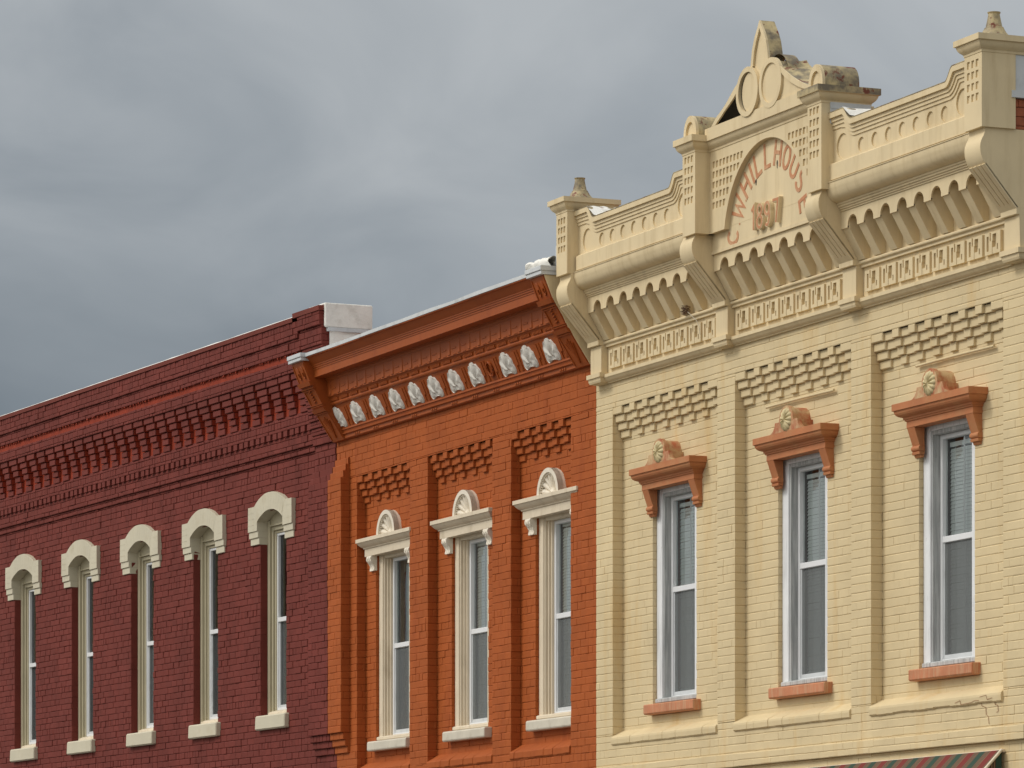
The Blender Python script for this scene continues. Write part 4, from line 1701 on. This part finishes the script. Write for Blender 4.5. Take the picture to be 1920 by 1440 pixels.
def end_bracket(a, b):
    e = empty('end_bracket', ob_, (a, 0, 0))
    w = b - a
    mb = MB()
    mb.extr([(-.1, 7.0)] + BP + [(.49, 7.80), (-.1, 7.80)], 0, w)

    def along(z):
        for (p0, z0), (p1, z1) in zip(BP, BP[1:]):
            if z0 <= z <= z1:
                return p0 + (p1 - p0) * (z - z0) / (z1 - z0)
        return BP[-1][0]

    def bar(z0, z1, o, x0=-.004, x1=None, inset=0):
        x1 = w + .004 if x1 is None else x1
        mb.extr([(along(z0) - .02, z0), (along(z0) + o, z0 - .002), (along(z1) + o, z1 - .002), (along(z1) - .02, z1)], x0, x1)
    for z0, z1, o in ((7.262, 7.272, .012), (7.276, 7.312, .022), (7.330, 7.338, .012), (7.345, 7.352, .012), (7.485, 7.493, .012), (7.499, 7.508, .014), (7.525, 7.566, .026)):
        bar(z0, z1, o)
    # side beads
    for x0, x1 in ((.006, .022), (w - .022, w - .006)):
        bar(7.02, 7.255, .008, x0, x1)
        bar(7.36, 7.48, .008, x0, x1)
        bar(7.58, 7.745, .008, x0, x1)
    # scroll and leaf reliefs
    for cx in (w * .32, w * .68):
        pts = []
        for t in lin(0, 1, 16):
            ang = t * 5.5
            r = .036 * (1 - .65 * t)
            z = 7.665 + (r * 1.9) * math.cos(ang) - .02
            pts.append((cx + r * math.sin(ang), along(z) + .006, z))
        mb.tube(pts, .007, 6)
    for t in (-.34, -.17, 0, .17, .34):
        pts = [(w / 2 + t * w * .35 * s_ * 2.2, along(7.03 + .2 * s_ * (1 - abs(t) * .5)) + .006, 7.03 + .2 * s_ * (1 - abs(t) * .5)) for s_ in lin(0, 1, 8)]
        mb.tube(pts, .008, 6)
    for k in range(5):
        z = 7.375 + k * .024
        mb.tube([(w / 2 - .03 + .012 * (k % 2), along(z) + .006, z), (w / 2 + .03 - .012 * (k % 2), along(z + .012) + .006, z + .012)], .009, 6)
    mb.build('bracket_body', M['orange_metal'], e, smooth=30)
    mb = MB()
    mb.bbox(-.03, w + .03, -.1, .535, 7.8005, 7.842, .004)
    mb.bbox(-.02, w + .022, -.1, .525, 7.766, 7.8, .003)
    mb.build('metal_cap', M['flashing'], e)
    return e


end_bracket(ox(-6.425), ox(-6.10))
eb = end_bracket(ox(-.33), ox(-.035))
mb = MB()
mb.extr([(-.1, 7.0)] + [(p - .003, z) for p, z in BP] + [(.487, 7.764), (-.1, 7.764)], ox(-.0345) - ox(-.33), ox(-.026) - ox(-.33))
mb.build('cream_end_face', M['cream_metal'], eb)
# metal drip edge along the crown, membrane behind it
mb = MB()
n = 40
for k in range(n):
    xa, xb = CL + (CR - CL) * k / n, CL + (CR - CL) * (k + 1) / n
    z = lambda x: 7.834 + .006 * noise.noise(Vector((x * 1.3, 0, 5)))
    pp = lambda x: .478 + .008 * noise.noise(Vector((x * 1.1, 3, 5)))
    mb.q((xa, pp(xa), 7.8005), (xb, pp(xb), 7.8005), (xb, pp(xb), z(xb)), (xa, pp(xa), z(xa)))
    mb.q((xa, pp(xa), z(xa)), (xb, pp(xb), z(xb)), (xb, -.1, z(xb) + .01), (xa, -.1, z(xa) + .01))
    mb.q((xa, pp(xa), 7.8005), (xb, pp(xb), 7.8005), (xb, .40, 7.8005), (xa, .40, 7.8005))
mb.build('drip_edge', M['flashing'], ob_)
mb = MB()


def fold(u, v):
    # a rolled-up edge of roofing felt: an irregular sausage along the cap, turned up against the neighbour
    x = ox(-.385) + .36 * u
    r = (.036 + .012 * noise.noise(Vector((u * 6, 2, 1))) + .016 * u) * (min(1, u * 9)) ** .5
    t = 2 * math.pi * v
    wv = 1 + .25 * noise.noise(Vector((u * 9, math.cos(t) * 1.5, math.sin(t) * 1.5)))
    return (x, .475 - .10 * u + .03 * noise.noise(Vector((u * 5, 7, 1))) + r * 1.5 * wv * math.cos(t), 7.845 + r * .8 + r * wv * math.sin(t))


mb.polar(fold, 26, 16)
mb.polar(lambda u, v: (ox(-.12) + .125 * u, .36 + .03 * noise.noise(Vector((u * 4, v * 4, 3))), 7.85 + (.02 + .15 * u ** 2) * v), 8, 8, closed=False)
mb.build('roof_membrane', M['membrane'], ob_, smooth=60)
mb = MB()
mb.bbox(ox(-.03), ox(.03), .10, .38, 7.845, 8.02, .003)
mb.build('flashing', M['flashing'], ob_)
mb = MB()
mb.box(.01, 6.43, -14, -13.8, 0, 7.5)
mb.box(.01, .2, -13.79, -.31, 0, 7.5)
mb.box(6.24, 6.43, -13.79, -.31, 0, 7.5)
mb.box(.205, 6.235, -13.79, -.02, 7.10, 7.2)
mb.build('side_walls_and_roof', M['raw_brick'], ob_)

# ================================================================== RED BUILDING
RZ = R(2.5201)
rb = thing('brick_building', 'dark red painted brick building with tall narrow windows under cream arched hoods', 'building', (-6.726, 0, 0), RZ)
RW = [(-9.586, -8.835), (-7.576, -6.862), (-5.62, -4.918), (-3.701, -2.992), (-1.778, -1.078)]
RL, RE = -13.2, .268
mb = MB()
rholes = [(a, b, 4.30, 6.50) for a, b in RW] + [(-1.385, -1.345, 6.682, 6.742)]
bricks(mb, front(0), RL, -.262, 0, 6.975, holes=rholes, seed=200, vis=.95, head=.0065, dep=.010, bed=.005, jit=.0022, var=.006, L=.165)
xs = [RL] + [v for w in RW for v in w] + [RE]
for a, b in zip(xs[0::2], xs[1::2]):
    mb.box(a, b - .01 if b == RE else b, -.3, -.0125, 0, 7.0)
for a, b in RW:
    mb.box(a, b, -.3, -.0125, 0, 4.30)
    mb.box(a, b, -.3, -.0125, 6.50, 7.0)
    bricks(mb, side(a), -.2, -.0005, 4.30, 6.5, seed=int(220 + a), vis=.95, head=.0065, dep=.008, L=.2)
# banding under the cornice
bricks(mb, front(.02), RL, -.262, 6.975, 7.043, seed=230, vis=.95, head=.0065, dep=.010, jit=.0022, var=.006, L=.165)
mb.box(RL, -.262, -.3, .008, 6.9765, 7.0435)
bricks(mb, front(.042), RL, -.262, 7.043, 7.19, seed=231, vis=.95, head=.0065, dep=.010, jit=.0022, var=.006, L=.165)
mb.box(RL, -.262, -.3, .030, 7.0445, 7.4)
bricks(mb, front(.062), RL, -.262, 7.255, 7.385, seed=232, vis=.95, head=.0065, dep=.010, jit=.0022, var=.006, L=.165)
mb.box(RL, -.262, -.3, .050, 7.2565, 7.4)
bricks(mb, front(.165), RL, -.262, 7.80, 7.93, seed=233, vis=.95, head=.0065, dep=.010, jit=.0022, var=.006, L=.165)
mb.box(RL, -.262, -.3, .153, 7.80, 7.929)
bricks(mb, front(.185), RL, -.262, 7.995, 8.125, seed=234, vis=.95, head=.0065, dep=.010, jit=.0022, var=.006, L=.165)
mb.box(RL, -.262, -.3, .173, 7.996, 8.125)
bricks(mb, front(.205), RL, -.30, 8.125, 8.30, seed=235, vis=.95, head=.0065, dep=.010, jit=.0022, var=.006, L=.165)
mb.box(RL, -.30, -.3, .193, 8.1265, 8.30)
mb.box(RL, RE - .012, -.3, .0, 7.0, 8.3)
# end pilaster
PX0, PX1 = -.262, RE
bricks(mb, front(.1), PX0, PX1 - .02, 4.05, 6.615, seed=240, vis=.95, head=.0065, dep=.010, jit=.0022, var=.006, L=.165)
mb.box(PX0, PX1 - .02, -.05, .088, 4.052, 6.613)
for k in range(3):
    pz = .1 - .025 * (k + 1)
    bricks(mb, front(pz), PX0, PX1 - .02 + .003 * k, 6.615 + k * BH, 6.615 + (k + 1) * BH - .001, seed=250 + k, vis=.95, head=.0065, dep=.01, L=.165)
    bricks(mb, front(pz), PX0, PX1 - .03, 4.049 - (k + 1) * BH + .001, 4.049 - k * BH, seed=255 + k, vis=.95, head=.0065, dep=.01, L=.165)
    mb.box(PX0, PX1 - .03, -.05, pz - .011, 4.049 - (k + 1) * BH, 4.048 - k * BH)
    mb.box(PX0, PX1 - .02, -.05, pz - .011, 6.615 + k * BH, 6.615 + (k + 1) * BH)
bricks(mb, front(0.0), PX0, PX1 - .02, 0, 4.049 - 3 * BH, seed=260, vis=.95, head=.0065, dep=.01, L=.165)
lv = [(6.817, 7.02, .02), (7.02, 7.12, .045), (7.12, 7.19, .06), (7.19, 7.26, .075), (7.26, 7.33, .09), (7.33, 7.40, .105), (7.40, 7.47, .12), (7.47, 7.60, .135), (7.60, 7.80, .155), (7.80, 7.995, .17), (7.995, 8.19, .185), (8.19, 8.335, .21)]
for k, (z0, z1, p) in enumerate(lv):
    xa = PX0 if z0 < 7.9 else -.30
    bricks(mb, front(p), xa, PX1 + .02 * (z0 > 7.3), z0, z1, seed=270 + k, vis=.95, head=.0065, dep=.010, jit=.0022, var=.006, L=.165)
    mb.box(xa, PX1 - .01 + .02 * (z0 > 7.3), -.3, p - .012, z0 + .001, z1)
    bricks(mb, side(PX1 + .02 * (z0 > 7.3) - .001), -.3, p - .001, z0, z1, seed=290 + k, vis=.95, head=.0065, L=.2)
mb.build('brick_wall', M['red_brick'], rb, recalc=False)
# recessed bright band with mortar drips
mb = MB()
mb.box(RL, -.30, -.3, .158, 7.928, 7.996)
x = RL
rr = random.Random(4)
while x < -.32:
    mb.box(x, x + rr.uniform(.015, .045), .10, .178 + rr.uniform(-.012, .004), 7.9965 - rr.uniform(.006, .02), 7.998)
    x += rr.uniform(.05, .11)
mb.build('recessed_band', M['red_strip'], rb)
# brick corbel table, six courses
mb = MB()
x = -12.9
cnt = 0
rows = 6
zt, zb = 7.80, 7.388
hh = (zt - zb) / rows
mb2 = MB()
rr = random.Random(9)
while x < -.5:
    for r in range(rows):
        z1 = zt - r * hh
        p = .150 - .0165 * r
        a = x + rr.uniform(-.006, .006)
        f_ = min(1, max(0, (x + 10.5) / 9.0))
        wd = (.250 + .032 * f_, .205 + .055 * f_, .168 + .055 * f_, .165 + .024 * f_, .168 + .014 * f_, .200)[r] + rr.uniform(-.012, .010)
        a -= (wd - .2) * .9
        pz = p + rr.uniform(-.004, .004)
        zw = rr.uniform(-.002, .002)
        mb.bbox(a, a + wd, pz - .013, pz, z1 - hh + .004 + zw, z1 - .002 + zw, .005, t=rr.random())
        mb.cm = 1  # redder tooth sides: red light bouncing in the gaps, put into the colour
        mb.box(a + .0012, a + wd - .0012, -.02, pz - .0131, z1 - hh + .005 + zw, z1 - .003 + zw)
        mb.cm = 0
    x += .3255
mb.cm = 1  # gap backing in the same red, bounced light painted in
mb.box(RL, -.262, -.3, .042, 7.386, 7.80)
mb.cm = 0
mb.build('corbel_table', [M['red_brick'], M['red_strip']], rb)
mb = MB()
dx_ = [RL]
x = -13.0
while x < -.32:
    dx_ += [x, x + .10 + rr.uniform(-.006, .006)]
    x += .154
dx_.append(-.2625)
mb.pgrid(dx_, [7.190, 7.1935, 7.253, 7.2555], lambda i_, j_: (.066 + .004 * math.sin(i_ * 7.3)) if (i_ % 2 == 1 and j_ == 1) else .031, pb=.0)
mb.build('dentil_course', M['red_brick'], rb)
# coping
mb = MB()
n = 60
for k in range(n):
    xa, xb = RL + (-.395 - RL) * k / n, RL + (-.395 - RL) * (k + 1) / n
    zz = lambda x: .006 * noise.noise(Vector((x * .8, 1, 1)))
    za, zb_ = zz(xa), zz(xb)
    for (p0, z0, p1, z1) in ((-.3, 8.301, .218, 8.301), (.218, 8.301, .222, 8.345), (.222, 8.345, -.3, 8.352)):
        mb.q((xa, p0, z0 + za), (xb, p0, z0 + zb_), (xb, p1, z1 + zb_), (xa, p1, z1 + za))
mb.cap(-.385, RE + .022, -.25, .212, [(.006, 8.336), (.008, 8.385), (-.02, 8.389)])
mb.build('coping', M['red_metal'], rb)
mb = MB()
for k in range(n):
    xa, xb = RL + (-.395 - RL) * k / n, RL + (-.395 - RL) * (k + 1) / n
    zz = lambda x: 8.354 + .006 * noise.noise(Vector((x * .8, 1, 1))) + .006 * max(-.5, noise.noise(Vector((x * 2.5, 4, 1))))
    mb.q((xa, .222, 8.345), (xb, .222, 8.345), (xb, .212, zz(xb)), (xa, .212, zz(xa)))
    mb.q((xa, .212, zz(xa)), (xb, .212, zz(xb)), (xb, -.4, zz(xb) + .0), (xa, -.4, zz(xa) + .0))
mb.build('membrane_edge', M['membrane'], rb)
# white membrane wrapped round the party-wall parapet
mb = MB()
mb.bbox(.292, .33, -.36, .16, 8.165, 8.405, .01)
mb.box(-.1, .3285, -.36, .16, 8.39, 8.412)
mb.build('membrane_wrap', M['membrane'], rb, bevel=.01, wobble=.006)
mb = MB()
mb.box(.285, .336, -.38, .13, 8.125, 8.162)
mb.build('termination_bar', M['flashing'], rb)
mb = MB()
mb.polar(lambda u, v: (.300 + .012 * noise.noise(Vector((u * 3, v * 4, 8))) * 2, .10 - .5 * u, 7.78 + .345 * v), 16, 8, closed=False)
mb.build('membrane_skirt', M['membrane'], rb, smooth=60)


def red_hood_and_window(a, b):
    W = b - a
    w = empty('window', rb, (a, 0, 0))
    cx = W / 2
    ho, hi_ = .425, W / 2 - .002
    outer = seg_arch(cx, ho, .118, 6.552)
    inner = seg_arch(cx, hi_, .104, 6.385)
    top = lambda x: outer(x) if abs(x - cx) < ho else 6.552
    botf = lambda x: inner(x) if abs(x - cx) < hi_ else 6.292
    xs = [cx - .598, cx + .598] + lin(cx - ho, cx + ho, 26) + lin(cx - hi_, cx + hi_, 26)
    mb = MB()
    mb.colplate(xs, botf, top, .042, -.11)
    for sx in (-1, 1):
        g0, g1 = sorted((cx + sx * hi_, cx + sx * (hi_ + .05)))
        mb.box(g0, g1, -.11, .0415, 6.2915, 6.388)
        e0, e1 = sorted((cx + sx * hi_, cx + sx * .598))
        mb.bbox(min(e0, e1), max(e0, e1), -.11, .030, 6.2215, 6.291, .004)
        e1b = cx + sx * .585
        mb.bbox(min(cx + sx * hi_, e1b), max(cx + sx * hi_, e1b), -.11, .017, 6.150, 6.2205, .004)
    # voussoir joints as fine raised lips
    rr = random.Random(int(a * 10))
    for k in range(1, 13):
        t = R(38) * (k / 6.5 - 1) + R(90)
        x = cx + .62 * math.cos(t)
        z0, z1 = inner(x) + .02, outer(min(max(x + (x - cx) * .22, cx - ho), cx + ho)) - .012
        dx = (x - cx) * .22
        mb.q((x - .0015, .0435, z0), (x + .0015, .0425, z0), (x + dx + .0015, .0425, z1), (x + dx - .0015, .0435, z1))
    for sx in (-1, 1):
        for z in (6.360, 6.425, 6.488):
            x0, x1 = sorted((cx + sx * .44, cx + sx * .597))
            mb.box(x0, x1, .03, .0435, z - .0018, z + .0018)
    mb.build('arched_hood', M['hood_cream'], w, wobble=.003)
    # arched infill board and frame
    pc = -.078
    mb = MB()
    mb.colplate([.002, W - .002] + lin(.003, W - .003, 24), 6.352, lambda x: inner(x) - .0, pc - .016, pc - .05)
    mb.bbox(.055, W - .055, pc - .05, pc - .004, 6.335, 6.3515, .003)
    mb.build('arch_board', M['red_trim'], w)
    mb = MB()
    for s_, (o0, o1, p) in enumerate(((.002, .056, pc), (.0565, .088, pc - .028), (.0885, .12, pc - .05))):
        zt = (6.40, 6.3345, 6.29)[s_]
        mb.bbox(o0, o1, pc - .10, p, 4.345, zt, .004)
        mb.bbox(W - o1, W - o0, pc - .10, p, 4.345, zt, .004)
    mb.bbox(.0885, W - .0885, pc - .10, pc - .030, 6.2905, 6.3345, .004)
    mb.bbox(.1205, W - .1205, pc - .10, pc - .052, 6.262, 6.290, .004)
    mb.build('casing', M['red_trim'], w)
    mb = MB()
    a0, b0 = .1205, W - .1205
    fw = .026
    ps = pc - .062
    zb_ = 4.395
    mb.bbox(a0, a0 + fw, ps - .04, ps, zb_, 6.2615, .003)
    mb.bbox(b0 - fw, b0, ps - .04, ps, zb_, 6.2615, .003)
    mb.bbox(a0 + fw + .0005, b0 - fw - .0005, ps - .04, ps - .001, 6.235, 6.2615, .003)
    mb.bbox(a0 + fw + .0005, b0 - fw - .0005, ps - .04, ps - .001, zb_, zb_ + .03, .003)
    mb.bbox(a0 + fw + .0005, b0 - fw - .0005, ps - .04, ps + .006, 5.325, 5.372, .003)
    mb.build('sash', M['vinyl'], w)
    mb = MB()
    mb.q((a0 + fw, ps - .03, 5.372), (b0 - fw, ps - .03, 5.372), (b0 - fw, ps - .03, 6.235), (a0 + fw, ps - .03, 6.235))
    mb.q((a0 + fw, ps - .038, zb_ + .03), (b0 - fw, ps - .038, zb_ + .03), (b0 - fw, ps - .038, 5.325), (a0 + fw, ps - .038, 5.325))
    mb.build('glass', M['glass_dark'], w)
    mb = MB()
    mb.bbox(a0 + fw + .0005, a0 + fw + .028, ps - .035, ps - .012, zb_ + .0305, 5.3245, .003)
    mb.bbox(a0 + fw + .0285, b0 - fw - .0005, ps - .035, ps - .014, zb_ + .0305, zb_ + .056, .003)
    mb.build('screen_frame', M['flashing'], w)
    mb = MB()
    mb.q((a0 + fw + .028, ps - .022, zb_ + .055), (b0 - fw, ps - .022, zb_ + .055), (b0 - fw, ps - .022, 5.32), (a0 + fw + .028, ps - .022, 5.32))
    mb.build('insect_screen', M['screen_dark'], w)
    mb = MB()
    mb.extr([(-.2, 4.395), (-.11, 4.39), (-.072, 4.372), (-.068, 4.348), (-.2, 4.345)], .03, W - .004)
    mb.build('wood_subsill', M['trim_cream'], w, bevel=.004, wobble=.004)
    mb = MB()
    mb.extr([(-.2, 4.343), (.038, 4.338), (.05, 4.325), (.05, 4.198), (.036, 4.184), (-.05, 4.184)], -.035, W + .075)
    mb.build('stone_sill', M['hood_cream'], w, bevel=.01, wobble=.006)


for a, b in RW:
    red_hood_and_window(a, b)
mb = MB()
mb.box(RL, .25, -14, -13.8, 0, 8.2)
mb.box(RL, RL + .2, -13.79, -.31, 0, 8.2)
mb.box(.05, .25, -13.79, -.31, 0, 8.16)
mb.box(RL + .205, .045, -13.79, -.305, 7.5, 7.6)
mb.build('side_walls_and_roof', M['raw_brick'], rb)

for b_, x0, x1, zt in ((cb, .23, 7.44, 6.94), (ob_, .21, 6.23, 7.09), (rb, RL + .21, .04, 7.49)):
    mb = MB()
    mb.box(x0, x1, -1.25, -1.2, 0, zt)
    mb.box(x0, x1, -1.195, -.36, 3.4, 3.45)
    mb.build('room_partition', M['dark'], b_)

# ================================================================== SMALLER THINGS
# striped awning
aw = thing('window_awning', 'sloping red, green and tan striped canvas awning below the cream building windows', 'awning', (2.0, 0, 2.2))
me_pts = []
mb = MB()
x0, x1 = .0, 5.33
zt, zb = 3.258 - 2.2, 2.30 - 2.2
pt, pb_ = .02, .95
n = 160
st = []
for k in range(n):
    xa, xb = x0 + (x1 - x0) * k / n, x0 + (x1 - x0) * (k + 1) / n
    mb.q((xa, pt, zt), (xb, pt, zt), (xb, pb_, zb), (xa, pb_, zb))
    mb.q((xa, pb_, zb), (xb, pb_, zb), (xb, pb_, zb - .22), (xa, pb_, zb - .22))
cv = mb.build('canvas', M['awning'], aw, recalc=False)
at = cv.data.attributes.new('stripe', 'FLOAT', 'POINT')
at.data.foreach_set('value', [(v.co.x / .345) for v in cv.data.vertices])
mb = MB()
m = 24
for k in range(m):
    f0, f1 = k / m, (k + 1) / m
    pa, pb2 = pt + (pb_ - pt) * f0, pt + (pb_ - pt) * f1
    mb.q((x1, pa, zt + (zb - zt) * f0), (x1, pb2, zt + (zb - zt) * f1), (x1, pb2, zb - .22), (x1, pa, zb - .22))
sd = mb.build('side_panel', M['awning'], aw, recalc=False)
at = sd.data.attributes.new('stripe', 'FLOAT', 'POINT')
at.data.foreach_set('value', [(-v.co.y / .345 + .55) for v in sd.data.vertices])
mb = MB()
mb.tube([(x1 + .004, pt, zt + .002), (x1 + .004, pb_, zb + .002)], .012)
mb.tube([(x0, pt - .02, zt - .005), (x1, pt - .02, zt - .005)], .012)
mb.build('awning_frame', M['trim_cream'], aw, smooth=60)

# bird nest on the cornice
nb = thing('bird_nest', 'small brown straw bird nest with a trailing string on the cream cornice moulding', 'nest', (2.02, -.08, 7.163))
mb = MB()
rr = random.Random(3)
for k in range(110):
    th = rr.uniform(0, 2 * math.pi)
    r = rr.uniform(.01, .045)
    z = rr.uniform(.0, .07)
    p0 = Vector((r * math.cos(th), r * math.sin(th) * .8, z))
    d = Vector((-math.sin(th) + rr.uniform(-.6, .6), math.cos(th) + rr.uniform(-.6, .6), rr.uniform(-.5, .7))).normalized() * rr.uniform(.02, .05)
    a, b = p0 - d / 2, p0 + d / 2
    mb.tube([(a.x, -a.y, max(.001, a.z)), (b.x, -b.y, max(.001, b.z))], .0022, 4)
mb.build('straw', M['nest'], nb)
mb = MB()
mb.tube([(.03, .0, .02), (.07, .0, .0), (.12, .0, -.03), (.19, -.01, -.075), (.23, -.015, -.13), (.24, -.02, -.2)], .003, 5)
mb.build('string', M['string'], nb)

# ================================================================== GROUND
def sheet(name, x0, x1, y0, y1, z, mat, zlow=None):
    mb = MB()
    if zlow is None:
        mb.quadv((x0, y0, z), (x1, y0, z), (x1, y1, z), (x0, y1, z))
    else:
        mb.box(x0, x1, -y1, -y0, zlow, z)
    o = mb.build(name, mat, None)
    o['kind'] = 'structure'
    return o


sheet('ground', -600, 600, -600, 600, -.16, M['ground'])
sheet('road', -300, 300, -15.6, -3.6, -.155, M['road'])
sheet('pavement', -300, 300, -3.45, -.0, 0.0, M['walk'], -.158)
sheet('kerb', -300, 300, -3.6, -3.452, -.004, M['kerb'], -.158)
sheet('far_pavement', -300, 300, -19.5, -15.6, 0.0, M['walk'], -.158)
for k, y in enumerate((-9.5, -9.75)):
    sheet('road_marking', -300, 300, y - .05, y + .05, -.151, M['line'])
